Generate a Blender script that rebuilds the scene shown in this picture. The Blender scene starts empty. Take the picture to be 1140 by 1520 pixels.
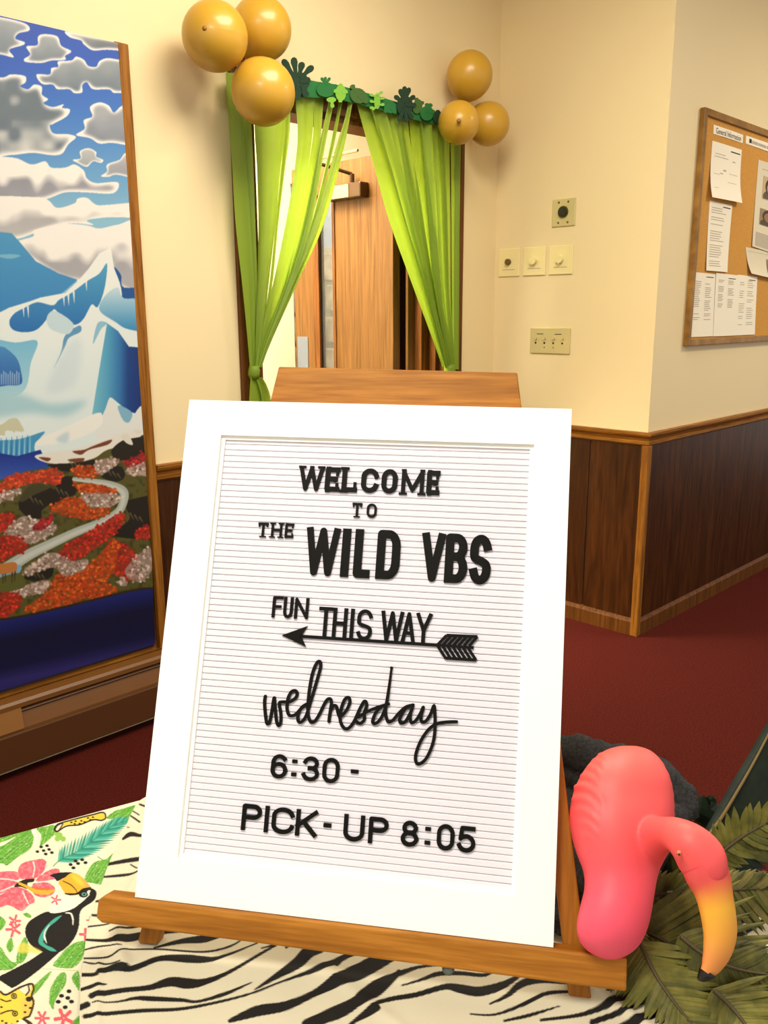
import bpy, bmesh, math, random
import numpy as np
from mathutils import Vector, Matrix

random.seed(7)
rng = np.random.default_rng(7)
scene = bpy.context.scene
COL = scene.collection

# ------------------------------------------------------------------ camera
FPX = 1268.0
CAM = np.array([0.0, 0.0, 1.42])
R_ = np.array([0.7032652418969285, -0.7109131757969972, -0.00452283294874057])
D_ = np.array([-0.1645084075204231, -0.1565428488813806, -0.9738743863143723])
F_ = np.array([0.6916321156472919, 0.6856360499144781, -0.2270423389214491])
cd = bpy.data.cameras.new('camera')
cam = bpy.data.objects.new('camera', cd)
COL.objects.link(cam)
cam.matrix_world = Matrix(((R_[0], -D_[0], -F_[0], CAM[0]), (R_[1], -D_[1], -F_[1], CAM[1]),
                           (R_[2], -D_[2], -F_[2], CAM[2]), (0, 0, 0, 1)))
cd.sensor_fit = 'VERTICAL'
cd.sensor_height = 36.0
cd.lens = 36.0 * FPX / 1520.0
cd.clip_start = 0.02
scene.camera = cam

# ------------------------------------------------------------------ world, lamps, exposure
world = bpy.data.worlds.new('world')
scene.world = world
world.use_nodes = True
world.node_tree.nodes['Background'].inputs[0].default_value = (1.0, 0.95, 0.87, 1)
world.node_tree.nodes['Background'].inputs[1].default_value = 0.55

def area(name, loc, target, sx, sy, power, color):
    l = bpy.data.lights.new(name, 'AREA')
    l.shape = 'RECTANGLE'; l.size = sx; l.size_y = sy; l.energy = power; l.color = color
    o = bpy.data.objects.new(name, l); COL.objects.link(o)
    o.location = loc
    o.rotation_euler = (Vector(target) - Vector(loc)).to_track_quat('-Z', 'Y').to_euler()
    return o

WARM = (1.0, 0.91, 0.75)
area('ceiling_lamp_hall', (1.75, 1.25, 2.96), (1.75, 1.25, 0), 1.0, 1.0, 40, WARM)
area('ceiling_lamp_table', (-0.35, 0.35, 2.96), (0.05, 0.5, 0), 0.9, 0.9, 44, (1.0, 0.96, 0.88))
area('ceiling_lamp_corridor', (4.6, 0.2, 2.96), (4.6, 0.2, 0), 0.55, 0.55, 30, WARM)
area('ceiling_lamp_back_room', (1.6, 3.3, 2.96), (1.6, 3.3, 0), 1.0, .8, 150, (1.0, 0.93, 0.78))
area('stone_room_fill_light', (3.7, 4.9, 2.96), (3.7, 4.9, 0), .6, .6, 30, (1.0, 0.95, 0.85))  # unseen lamp, added only to light the stone wall behind the door

scene.view_settings.view_transform = 'Standard'
scene.view_settings.look = 'None'
scene.view_settings.exposure = 0.5
scene.view_settings.gamma = 1.0
scene.view_settings.use_curve_mapping = False

# ------------------------------------------------------------------ helpers
def ray(px, py):
    return R_ * ((px - 570) / FPX) + D_ * ((py - 760) / FPX) + F_

def on(px, py, ax, val):
    d = ray(px, py)
    return CAM + d * ((val - CAM[ax]) / d[ax])

def dep(px, py, depth):
    return CAM + ray(px, py) * depth

def proj(P):
    Q = np.asarray(P, float) - CAM
    z = Q @ F_
    return 570 + FPX * (Q @ R_) / z, 760 + FPX * (Q @ D_) / z

def lin(r, g=None, b=None):
    c = np.array([r, g, b], float) / 255 if g is not None else np.asarray(r, float) / 255
    return np.where(c <= 0.04045, c / 12.92, ((c + 0.055) / 1.055) ** 2.4)

class MB:
    def __init__(s): s.v = []; s.f = []
    def add(s, vs, fs):
        n = len(s.v); s.v += [tuple(map(float, p)) for p in vs]; s.f += [tuple(n + i for i in f) for f in fs]; return s
    def box(s, lo, hi):
        return s.obox((np.array(lo, float) + np.array(hi, float)) / 2, (1, 0, 0), (0, 1, 0), (0, 0, 1), *(abs(np.array(hi, float) - np.array(lo, float)) / 2))
    def obox(s, c, a, b, n, ha, hb, hn):
        c, a, b, n = (np.array(q, float) for q in (c, a, b, n))
        P = [c + a * ha * i + b * hb * j + n * hn * k for k in (-1, 1) for j in (-1, 1) for i in (-1, 1)]
        return s.add(P, [(0, 2, 3, 1), (4, 5, 7, 6), (0, 1, 5, 4), (2, 6, 7, 3), (0, 4, 6, 2), (1, 3, 7, 5)])
    def prism(s, pts, ext):
        pts = [np.array(p, float) for p in pts]; n = len(pts); e = np.array(ext, float)
        nn = sum((np.cross(pts[i] - pts[0], pts[(i + 1) % n] - pts[0]) for i in range(1, n - 1)), np.zeros(3))
        if nn @ e > 0: pts = pts[::-1]
        return s.add(pts + [p + e for p in pts], [tuple(range(n)), tuple(range(2 * n - 1, n - 1, -1))] + [((i + 1) % n, i, n + i, n + (i + 1) % n) for i in range(n)])
    def tube(s, pts, rad, k=10, flat=None, caps=True):
        pts = [np.array(p, float) for p in pts]; n = len(pts)
        rad = [rad] * n if np.isscalar(rad) else list(rad)
        base = len(s.v); ref = None
        for i, p in enumerate(pts):
            t = pts[min(i + 1, n - 1)] - pts[max(i - 1, 0)]; t /= (np.linalg.norm(t) + 1e-12)
            if ref is None:
                ref = np.cross(t, (0, 0, 1)) if abs(t[2]) < .9 else np.cross(t, (1, 0, 0))
            a = ref - t * (ref @ t); a /= np.linalg.norm(a) + 1e-12; ref = a
            b = np.cross(t, a)
            for j in range(k):
                w = 2 * math.pi * j / k
                s.v.append(tuple(p + (a * math.cos(w) + b * math.sin(w)) * rad[i]))
        for i in range(n - 1):
            for j in range(k):
                s.f.append((base + i * k + j, base + i * k + (j + 1) % k, base + (i + 1) * k + (j + 1) % k, base + (i + 1) * k + j))
        if caps:
            s.f.append(tuple(base + j for j in range(k))[::-1]); s.f.append(tuple(base + (n - 1) * k + j for j in range(k)))
        return s
    def grid(s, P):
        m, n = P.shape[:2]; base = len(s.v)
        s.v += [tuple(p) for p in P.reshape(-1, 3)]
        for i in range(m - 1):
            for j in range(n - 1):
                q = base + i * n + j
                s.f.append((q, q + 1, q + n + 1, q + n))
        return s

def root_loc(o):
    while o.parent: o = o.parent
    return np.array(o.location)

def smooth(me, on_=True):
    me.polygons.foreach_set('use_smooth', [on_] * len(me.polygons))

def obj(name, mb, mat, parent=None, sm=False, bevel=0, label=None, kind=None):
    me = bpy.data.meshes.new(name)
    off = root_loc(parent) if parent else np.zeros(3)
    v = np.array(mb.v) - off
    me.from_pydata(v.tolist(), [], mb.f); me.validate(); me.update()
    o = bpy.data.objects.new(name, me); COL.objects.link(o)
    if mat: me.materials.append(mat)
    if parent: o.parent = parent
    if sm: smooth(me)
    if bevel:
        b = o.modifiers.new('bevel', 'BEVEL'); b.width = bevel; b.segments = 2; b.limit_method = 'ANGLE'; b.angle_limit = 0.7
    if label: o['label'] = label
    if kind: o['kind'] = kind
    return o

def thing(name, label, cat, base, group=None):
    o = bpy.data.objects.new(name, None); COL.objects.link(o)
    o.location = [float(x) for x in base]; o.empty_display_size = .02
    o['label'] = label; o['category'] = cat
    if group: o['group'] = group
    return o

def single(name, mb, mat, label, cat, group=None, **kw):
    v = np.array(mb.v); c = (v.min(0) + v.max(0)) / 2; c[2] = v[:, 2].min()
    mb.v = [tuple(p) for p in v - c]
    o = obj(name, mb, mat, None, **kw); o.location = c.tolist()
    o['label'] = label; o['category'] = cat
    if group: o['group'] = group
    return o

def struct(name, mb, mat, **kw):
    o = obj(name, mb, mat, **kw); o['kind'] = 'structure'; return o

def cr(pts, closed=False, sub=6):
    P = np.array(pts, float); n = len(P); out = []
    for i in range(n if closed else n - 1):
        p0 = P[(i - 1) % n] if closed or i > 0 else P[0]
        p1 = P[i]; p2 = P[(i + 1) % n]
        p3 = P[(i + 2) % n] if closed or i + 2 < n else P[-1]
        for k in range(sub):
            t = k / sub
            out.append(.5 * ((2 * p1) + (-p0 + p2) * t + (2 * p0 - 5 * p1 + 4 * p2 - p3) * t * t + (-p0 + 3 * p1 - 3 * p2 + p3) * t ** 3))
    if not closed: out.append(P[-1])
    return np.array(out)

# ------------------------------------------------------------------ materials
def newmat(name):
    m = bpy.data.materials.new(name); m.use_nodes = True
    return m, m.node_tree.nodes, m.node_tree.links, m.node_tree.nodes['Principled BSDF']

def plain(name, rgb, rough=.6, spec=.5, metal=0, coat=0, bump=0, bscale=200, vary=0, vscale=6):
    m, N, L, B = newmat(name)
    c = lin(*rgb)
    B.inputs['Base Color'].default_value = (*c, 1)
    B.inputs['Roughness'].default_value = rough; B.inputs['Specular IOR Level'].default_value = spec
    B.inputs['Metallic'].default_value = metal; B.inputs['Coat Weight'].default_value = coat
    tc = N.new('ShaderNodeTexCoord')
    if bump:
        n = N.new('ShaderNodeTexNoise'); n.inputs['Scale'].default_value = bscale; n.inputs['Detail'].default_value = 3
        b = N.new('ShaderNodeBump'); b.inputs['Strength'].default_value = bump; b.inputs['Distance'].default_value = .002
        L.new(tc.outputs['Object'], n.inputs['Vector']); L.new(n.outputs['Fac'], b.inputs['Height']); L.new(b.outputs[0], B.inputs['Normal'])
    if vary:
        n = N.new('ShaderNodeTexNoise'); n.inputs['Scale'].default_value = vscale; n.inputs['Detail'].default_value = 4
        r = N.new('ShaderNodeValToRGB'); r.color_ramp.elements[0].position = .3; r.color_ramp.elements[1].position = .7
        r.color_ramp.elements[0].color = (*(c * (1 - vary)), 1); r.color_ramp.elements[1].color = (*np.minimum(c * (1 + vary), 1), 1)
        L.new(tc.outputs['Object'], n.inputs['Vector']); L.new(n.outputs['Fac'], r.inputs[0]); L.new(r.outputs[0], B.inputs['Base Color'])
    return m

def wood(name, dark, mid, light, stretch=(30, 30, 1.2), rough=.5, ring=2.5, coat=0.0, axes=None, spec=.22):
    """grain runs along the axis with the smallest stretch value; axes: optional rotation (euler)"""
    m, N, L, B = newmat(name)
    tc = N.new('ShaderNodeTexCoord')
    src = tc.outputs['Object']
    if axes is not None:
        rt = N.new('ShaderNodeVectorRotate'); rt.rotation_type = 'EULER_XYZ'; rt.invert = True
        rt.inputs['Rotation'].default_value = axes
        L.new(src, rt.inputs['Vector']); src = rt.outputs[0]
    mp = N.new('ShaderNodeMapping'); mp.inputs['Scale'].default_value = stretch
    L.new(src, mp.inputs['Vector'])
    n1 = N.new('ShaderNodeTexNoise'); n1.inputs['Scale'].default_value = 2.2; n1.inputs['Detail'].default_value = 7; n1.inputs['Distortion'].default_value = ring * .35
    n2 = N.new('ShaderNodeTexNoise'); n2.inputs['Scale'].default_value = 9; n2.inputs['Detail'].default_value = 5
    L.new(mp.outputs[0], n1.inputs['Vector']); L.new(mp.outputs[0], n2.inputs['Vector'])
    mx = N.new('ShaderNodeMath'); mx.operation = 'MULTIPLY_ADD'; mx.inputs[1].default_value = .35
    sb = N.new('ShaderNodeMath'); sb.operation = 'MULTIPLY'; sb.inputs[1].default_value = .65
    L.new(n1.outputs['Fac'], sb.inputs[0]); L.new(n2.outputs['Fac'], mx.inputs[0]); L.new(sb.outputs[0], mx.inputs[2])
    r = N.new('ShaderNodeValToRGB'); e = r.color_ramp.elements
    e[0].position = .36; e[0].color = (*lin(*dark), 1); e[1].position = .66; e[1].color = (*lin(*light), 1)
    q = e.new(.5); q.color = (*lin(*mid), 1)
    L.new(mx.outputs[0], r.inputs[0]); L.new(r.outputs[0], B.inputs['Base Color'])
    B.inputs['Roughness'].default_value = rough; B.inputs['Specular IOR Level'].default_value = spec; B.inputs['Coat Weight'].default_value = coat; B.inputs['Coat Roughness'].default_value = .3
    bp = N.new('ShaderNodeBump'); bp.inputs['Strength'].default_value = .12; bp.inputs['Distance'].default_value = .001
    L.new(n2.outputs['Fac'], bp.inputs['Height']); L.new(bp.outputs[0], B.inputs['Normal'])
    return m

def printed(name, rough=.55, bump=0):
    m, N, L, B = newmat(name)
    a = N.new('ShaderNodeVertexColor'); a.layer_name = 'print'
    L.new(a.outputs['Color'], B.inputs['Base Color']); B.inputs['Roughness'].default_value = rough
    B.inputs['Specular IOR Level'].default_value = .3
    if bump:
        tc = N.new('ShaderNodeTexCoord'); n = N.new('ShaderNodeTexNoise'); n.inputs['Scale'].default_value = 900
        b = N.new('ShaderNodeBump'); b.inputs['Strength'].default_value = bump; b.inputs['Distance'].default_value = .0005
        L.new(tc.outputs['Object'], n.inputs['Vector']); L.new(n.outputs['Fac'], b.inputs['Height']); L.new(b.outputs[0], B.inputs['Normal'])
    return m

def sheet(name, rgb, trans=.45, rough=.5, sheen=0):
    m, N, L, B = newmat(name)
    c = (*lin(*rgb), 1)
    B.inputs['Base Color'].default_value = c; B.inputs['Roughness'].default_value = rough
    t = N.new('ShaderNodeBsdfTranslucent'); t.inputs['Color'].default_value = c
    x = N.new('ShaderNodeMixShader'); x.inputs[0].default_value = trans
    L.new(B.outputs[0], x.inputs[1]); L.new(t.outputs[0], x.inputs[2])
    L.new(x.outputs[0], N['Material Output'].inputs['Surface'])
    return m

M = {}
M['wall'] = plain('cream_paint', (234, 214, 166), .55, .35, bump=.05, bscale=300)
M['wall_pale'] = plain('pale_cream_paint', (246, 240, 218), .6, .3)
M['ceiling'] = plain('ceiling_white', (240, 234, 215), .9)
M['carpet'] = plain('maroon_carpet', (78, 24, 15), .95, .1, bump=.9, bscale=420, vary=.35, vscale=160)
M['trim'] = wood('oak_trim', (104, 62, 14), (140, 88, 24), (164, 108, 36), (1.5, 30, 30))
M['trim_y'] = wood('oak_trim_y', (104, 62, 14), (140, 88, 24), (164, 108, 36), (30, 1.5, 30))
M['trim_v'] = wood('oak_trim_v', (104, 62, 14), (140, 88, 24), (164, 108, 36), (30, 30, 1.5))
M['wains'] = wood('walnut_panelling', (44, 21, 5), (62, 32, 8), (82, 44, 12), (9, 9, .8), rough=.38, ring=5)
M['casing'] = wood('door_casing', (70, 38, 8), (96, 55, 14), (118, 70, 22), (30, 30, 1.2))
M['door'] = wood('door_veneer', (86, 56, 22), (104, 70, 30), (120, 84, 38), (14, 14, .7), ring=4)
M['easel'] = wood('easel_wood_v', (136, 82, 18), (160, 100, 27), (180, 118, 40), (34, 34, 2), axes=(math.radians(-23), 0, math.radians(-54.6)))
M['easel_h'] = wood('easel_wood_h', (138, 83, 17), (162, 102, 27), (188, 124, 42), (2.2, 40, 40), axes=(math.radians(-23), 0, math.radians(-54.6)))
M['white_frame'] = plain('white_painted_frame', (252, 250, 242), .4, .4)
M['felt'] = plain('white_felt', (232, 227, 232), .95, .1, bump=.3, bscale=1500)
M['felt_back'] = plain('felt_backing', (196, 190, 200), .95, .1)
M['letter'] = plain('black_letter_plastic', (17, 15, 11), .5, .12)
M['gold'] = plain('gold_latex', (196, 150, 46), .34, .5, coat=.12)
M['gold_dark'] = plain('gold_latex_knot', (150, 104, 30), .4)
M['streamer'] = sheet('lime_streamer', (146, 174, 48), .45)
M['leaf_dark'] = plain('dark_green_card', (16, 52, 30), .8)
M['leaf_mid'] = plain('mid_green_card', (30, 110, 50), .8)
M['leaf_light'] = plain('lime_green_card', (128, 186, 60), .8)
M['leaf_olive'] = plain('olive_green_card', (64, 100, 40), .8)
M['steel_dark'] = plain('bronze_metal', (70, 48, 26), .35, .5, .6)
M['brass'] = plain('bronze_light_metal', (190, 160, 110), .3, .5, .8)
M['ivory'] = plain('ivory_plastic', (238, 222, 160), .3)
M['almond'] = plain('almond_metal_plate', (206, 192, 136), .4, .5, .2)
M['black'] = plain('black_plastic', (14, 12, 10), .35)
M['screw'] = plain('screw_metal', (120, 104, 60), .4, .5, .8)
M['cork'] = plain('cork', (206, 150, 74), .9, .1, bump=.5, bscale=350, vary=.12, vscale=220)
M['oak_frame'] = wood('board_frame', (126, 88, 34), (148, 106, 46), (170, 126, 60), (3, 3, 3), rough=.35)
M['paper'] = plain('white_paper', (246, 236, 212), .8)
M['news'] = plain('newsprint', (222, 210, 180), .85)
M['ink'] = plain('grey_ink', (184, 172, 150), .9)
M['ink_dark'] = plain('dark_ink', (40, 36, 32), .9)
M['heater'] = plain('tan_enamel', (112, 70, 24), .45, .5, vary=.05)
M['heater_low'] = plain('tan_enamel_lower', (84, 48, 16), .5, .5)
M['heater_dark'] = plain('heater_shadow_slot', (22, 14, 10), .8)
M['glass'] = plain('door_glass', (230, 235, 235), .05)
_g = M['glass'].node_tree.nodes['Principled BSDF']; _g.inputs['Transmission Weight'].default_value = .95; _g.inputs['IOR'].default_value = 1.1
M['plate_grey'] = plain('brushed_plate', (96, 104, 116), .5)
M['stone'] = plain('field_stone', (168, 150, 120), .9, .2, bump=.8, bscale=30, vary=.35, vscale=9)
M['mortar'] = plain('mortar', (150, 138, 112), .95)
M['bluegrey'] = plain('blue_grey_window_light', (132, 142, 158), .7)
M['pink'] = None
M['palm'] = None

# wall planes (metres): the painting and doorway wall, the jog and the corridor wall
YW, YR, XJ = 2.5855, 1.7493, 3.3649
CEIL = 3.0
RAIL_Z0, RAIL_Z1 = 0.862, 0.918

# ------------------------------------------------------------------ room shell
struct('floor', MB().box((-3, -3, -.05), (9, 6.2, 0)), M['carpet'])
struct('ceiling', MB().box((-1.6, -1.4, CEIL), (9, 6.2, CEIL + .05)), M['ceiling'])

DX0, DX1, DZ1 = 1.95, 3.02, 2.147          # door opening in the back wall
WT = .12
wl = MB()
wl.box((-1.6, YW, 0), (DX0, YW + WT, CEIL)); wl.box((DX1, YW, 0), (XJ + .1, YW + WT, CEIL)); wl.box((DX0, YW, DZ1), (DX1, YW + WT, CEIL))
wall_left = struct('wall_left', wl, M['wall'])
wall_jog = struct('wall_back', MB().box((XJ, YR, 0), (XJ + .1, YW, CEIL)), M['wall'])
wall_right = struct('wall_right', MB().box((XJ + .1, YR, 0), (9, YR + .1, CEIL)), M['wall'])

def wainscot(parent, kind, a0, a1, joints, grainmat=M['wains']):
    """plywood sheets standing on the wall; kind 'x' runs along X at YW or YR, 'y' along Y at XJ"""
    cuts = [a0] + joints + [a1]
    for p, q in zip(cuts[:-1], cuts[1:]):
        g = .0025
        mb = MB()
        if kind == 'L': mb.box((p + g, YW - .008, .02), (q - g, YW, RAIL_Z0 + .01))
        if kind == 'R': mb.box((p + g, YR - .008, .02), (q - g, YR, RAIL_Z0 + .01))
        if kind == 'J': mb.box((XJ - .008, p + g, .02), (XJ, q - g, RAIL_Z0 + .01))
        obj('wainscot_panel', mb, grainmat, parent, bevel=.0015)
        if q != a1:
            mb = MB()
            if kind == 'L': mb.box((q - .006, YW - .004, .02), (q + .006, YW, RAIL_Z0 + .01))
            if kind == 'R': mb.box((q - .006, YR - .004, .02), (q + .006, YR, RAIL_Z0 + .01))
            if kind == 'J': mb.box((XJ - .004, q - .006, .02), (XJ, q + .006, RAIL_Z0 + .01))
            obj('joint_strip', mb, M['heater_dark'], parent)

wainscot(wall_left, 'L', -.6, DX0 - .09, [.1, .7, 1.28, 1.62])
wainscot(wall_left, 'L', DX1 + .09, XJ, [])
wainscot(wall_jog, 'J', YR, YW - .008, [2.02, 2.29])
wainscot(wall_right, 'R', XJ, 8.4, [4.9, 6.1])

def rail_profile():
    # (out from wall, z) of the chair-rail moulding
    return [(0, RAIL_Z0), (.012, RAIL_Z0), (.017, RAIL_Z0 + .006), (.017, RAIL_Z0 + .016), (.011, RAIL_Z0 + .02), (.014, RAIL_Z0 + .03), (.024, RAIL_Z0 + .038), (.028, RAIL_Z0 + .046), (.028, RAIL_Z1), (0, RAIL_Z1)]

def sweep_profile(prof, path, outs):
    """path: list of (x,y); outs: outward direction*scale at each node (mitre)"""
    mb = MB(); k = len(prof)
    for (x, y), (ox, oy) in zip(path, outs):
        for d, z in prof: mb.v.append((x + ox * d, y + oy * d, z))
    for i in range(len(path) - 1):
        for j in range(k):
            mb.f.append((i * k + j, i * k + (j + 1) % k, (i + 1) * k + (j + 1) % k, (i + 1) * k + j))
    mb.f.append(tuple(range(k))); mb.f.append(tuple(range((len(path) - 1) * k, len(path) * k))[::-1])
    return mb

struct('trim_1', sweep_profile(rail_profile(), [(1.49, YW), (DX0 - .09, YW)], [(0, -1), (0, -1)]), M['trim'])
struct('trim_2', sweep_profile(rail_profile(), [(DX1 + .09, YW), (XJ, YW)], [(0, -1), (-1, -1)]), M['trim'])
struct('trim_3', sweep_profile(rail_profile(), [(XJ, YW), (XJ, YR)], [(-1, -1), (-1, -1)]), M['trim_y'])
struct('trim_4', sweep_profile(rail_profile(), [(XJ, YR), (8.4, YR)], [(-1, -1), (0, -1)]), M['trim'])
struct('trim_5', MB().box((XJ - .018, YR - .018, .0), (XJ + .014, YR + .016, RAIL_Z0)), M['trim_v'], bevel=.003)
base = [(0, 0), (.016, 0), (.016, .062), (.011, .072), (.006, .085), (0, .085)]
struct('baseboard_back', sweep_profile(base, [(XJ, YW), (XJ, YR + .016)], [(-1, -1), (-1, 0)]), M['casing'])  # both baseboards: darker casing wood paints in the dimmer light near the floor
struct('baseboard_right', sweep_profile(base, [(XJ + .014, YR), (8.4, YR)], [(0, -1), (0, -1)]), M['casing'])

# door casing and jambs
def casing(mb, x0, x1, z0, z1): return mb.box((x0, YW - .02, z0), (x1, YW, z1))
struct('trim_6', casing(MB(), DX0 - .085, DX0, 0, DZ1 + .085), M['casing'], bevel=.004)
struct('trim_7', casing(MB(), DX1, DX1 + .085, 0, DZ1 + .085), M['casing'], bevel=.004)
struct('trim_8', casing(MB(), DX0, DX1, DZ1, DZ1 + .085), M['casing'], bevel=.004)
jb = MB(); jb.box((DX0, YW - .001, 0), (DX0 + .02, YW + WT + .01, DZ1)); jb.box((DX0 + .02, YW + .05, 0), (DX0 + .035, YW + .09, DZ1))
struct('trim_9', jb, M['casing'])
jb = MB(); jb.box((DX1 - .02, YW - .001, 0), (DX1, YW + WT + .01, DZ1)); jb.box((DX1 - .045, YW + .03, 0), (DX1 - .02, YW + .07, DZ1)); jb.box((DX1 - .09, YW + .075, 0), (DX1 - .02, YW + .12, DZ1))
struct('trim_10', jb, M['casing'])
struct('trim_12', MB().box((DX1 - .13, YW + .122, 0), (DX1 - .085, YW + .135, DZ1)).box((DX1 - .075, YW + .122, 0), (DX1, YW + .135, DZ1)), M['door'])
struct('hinge_gap_shade', MB().box((2.925, 2.86, 0), (3.5, 2.88, 2.3)), M['wains'])  # dark panel added so the gap beside the door reads as shade
struct('trim_11', MB().box((DX0, YW - .001, DZ1 - .02), (DX1, YW + WT + .01, DZ1)), M['casing'])

# room behind the doorway
struct('wall_far', MB().box((-1.6, 3.95, 0), (3.25, 4.05, CEIL)).box((3.25, 3.95, 2.13), (4.5, 4.05, CEIL)), M['wall_pale'])
struct('wall_far_end', MB().box((3.0, 5.8, 0), (4.6, 5.9, CEIL)), M['wall'])
struct('wall_far_left', MB().box((-1.7, YW + WT, 0), (-1.6, 5.9, CEIL)), M['wall'])
stone_wall = struct('wall_far_stone', MB().box((4.5, YW + .14, 0), (4.6, 5.8, 1.9)), M['mortar'])
struct('wall_far_upper', MB().box((4.5, YW + .14, 1.9), (4.6, 5.8, CEIL)), M['bluegrey'])  # blue-grey colour stands in for window light above the stones
stones = []
for r in range(8):
    y = 4.1 - (r % 2) * .17
    while y < 5.75:
        w = random.uniform(.24, .42)
        h0, h1 = r * .235 + .01, r * .235 + .225
        if y + w < 5.78:
            mb = MB(); c = []
            for (yy, zz) in [(y + .02, h0), (y + w - .03, h0 + .01), (y + w, h0 + .08), (y + w - .02, h1), (y + .04, h1 - .01), (y, h0 + .12)]:
                c.append((4.5, yy + random.uniform(-.012, .012), zz + random.uniform(-.01, .01)))
            mb.prism(c, (-random.uniform(.02, .05), 0, 0))
            obj('stone', mb, M['stone'], stone_wall, bevel=.012)
        y += w + .02

# ------------------------------------------------------------------ open door with closer behind the doorway
XD = 2.84
dl = thing('interior_door', 'open wooden door with a narrow glass strip beyond the green curtains', 'door', (XD + .022, 2.76, .01))
DY0, DY1, GL0, GL1 = 2.752, 3.44, 3.136, 3.262
mb = MB()
mb.box((XD, DY0, .012), (XD + .044, GL0, 2.1)); mb.box((XD, GL1, .012), (XD + .044, DY1, 2.1))
mb.box((XD, GL0, 1.975), (XD + .044, GL1, 2.1)); mb.box((XD, GL0, .012), (XD + .044, GL1, .7))
leaf = obj('door_leaf', mb, M['door'], dl)
obj('glass_pane', MB().box((XD + .018, GL0, .7), (XD + .026, GL1, 1.975)), M['glass'], dl)
for a, b, c, d in ((GL0 - .004, GL0 + .012, .69, 1.985), (GL1 - .012, GL1 + .03, .69, 1.985), (GL0, GL1, .69, .71), (GL0, GL1, 1.965, 1.985)):
    obj('glazing_bead', MB().box((XD - .006, a, c), (XD + .004, b, d)), M['casing'], dl)
obj('pull_plate', MB().box((XD - .004, 3.345, .98), (XD, 3.425, 1.305)), M['plate_grey'], dl, label='pale metal push plate')
cl = obj('closer_body', MB().box((XD - .055, 2.90, 1.925), (XD, 3.14, 1.99)), M['steel_dark'], dl, bevel=.006)
obj('closer_cover', MB().box((XD - .058, 2.975, 1.93), (XD - .05, 3.135, 1.985)), M['brass'], cl)
obj('closer_spindle', MB().tube([(XD - .03, 2.98, 1.99), (XD - .03, 2.98, 2.03)], .012, 12), M['steel_dark'], cl)
obj('closer_arm', MB().tube([(XD - .03, 2.98, 2.03), (XD - .20, 3.06, 2.075)], .008, 8), M['steel_dark'], dl)
obj('closer_link', MB().tube([(XD - .20, 3.06, 2.078), (XD - .24, 2.72, 2.072)], .006, 8), M['brass'], dl)

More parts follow.
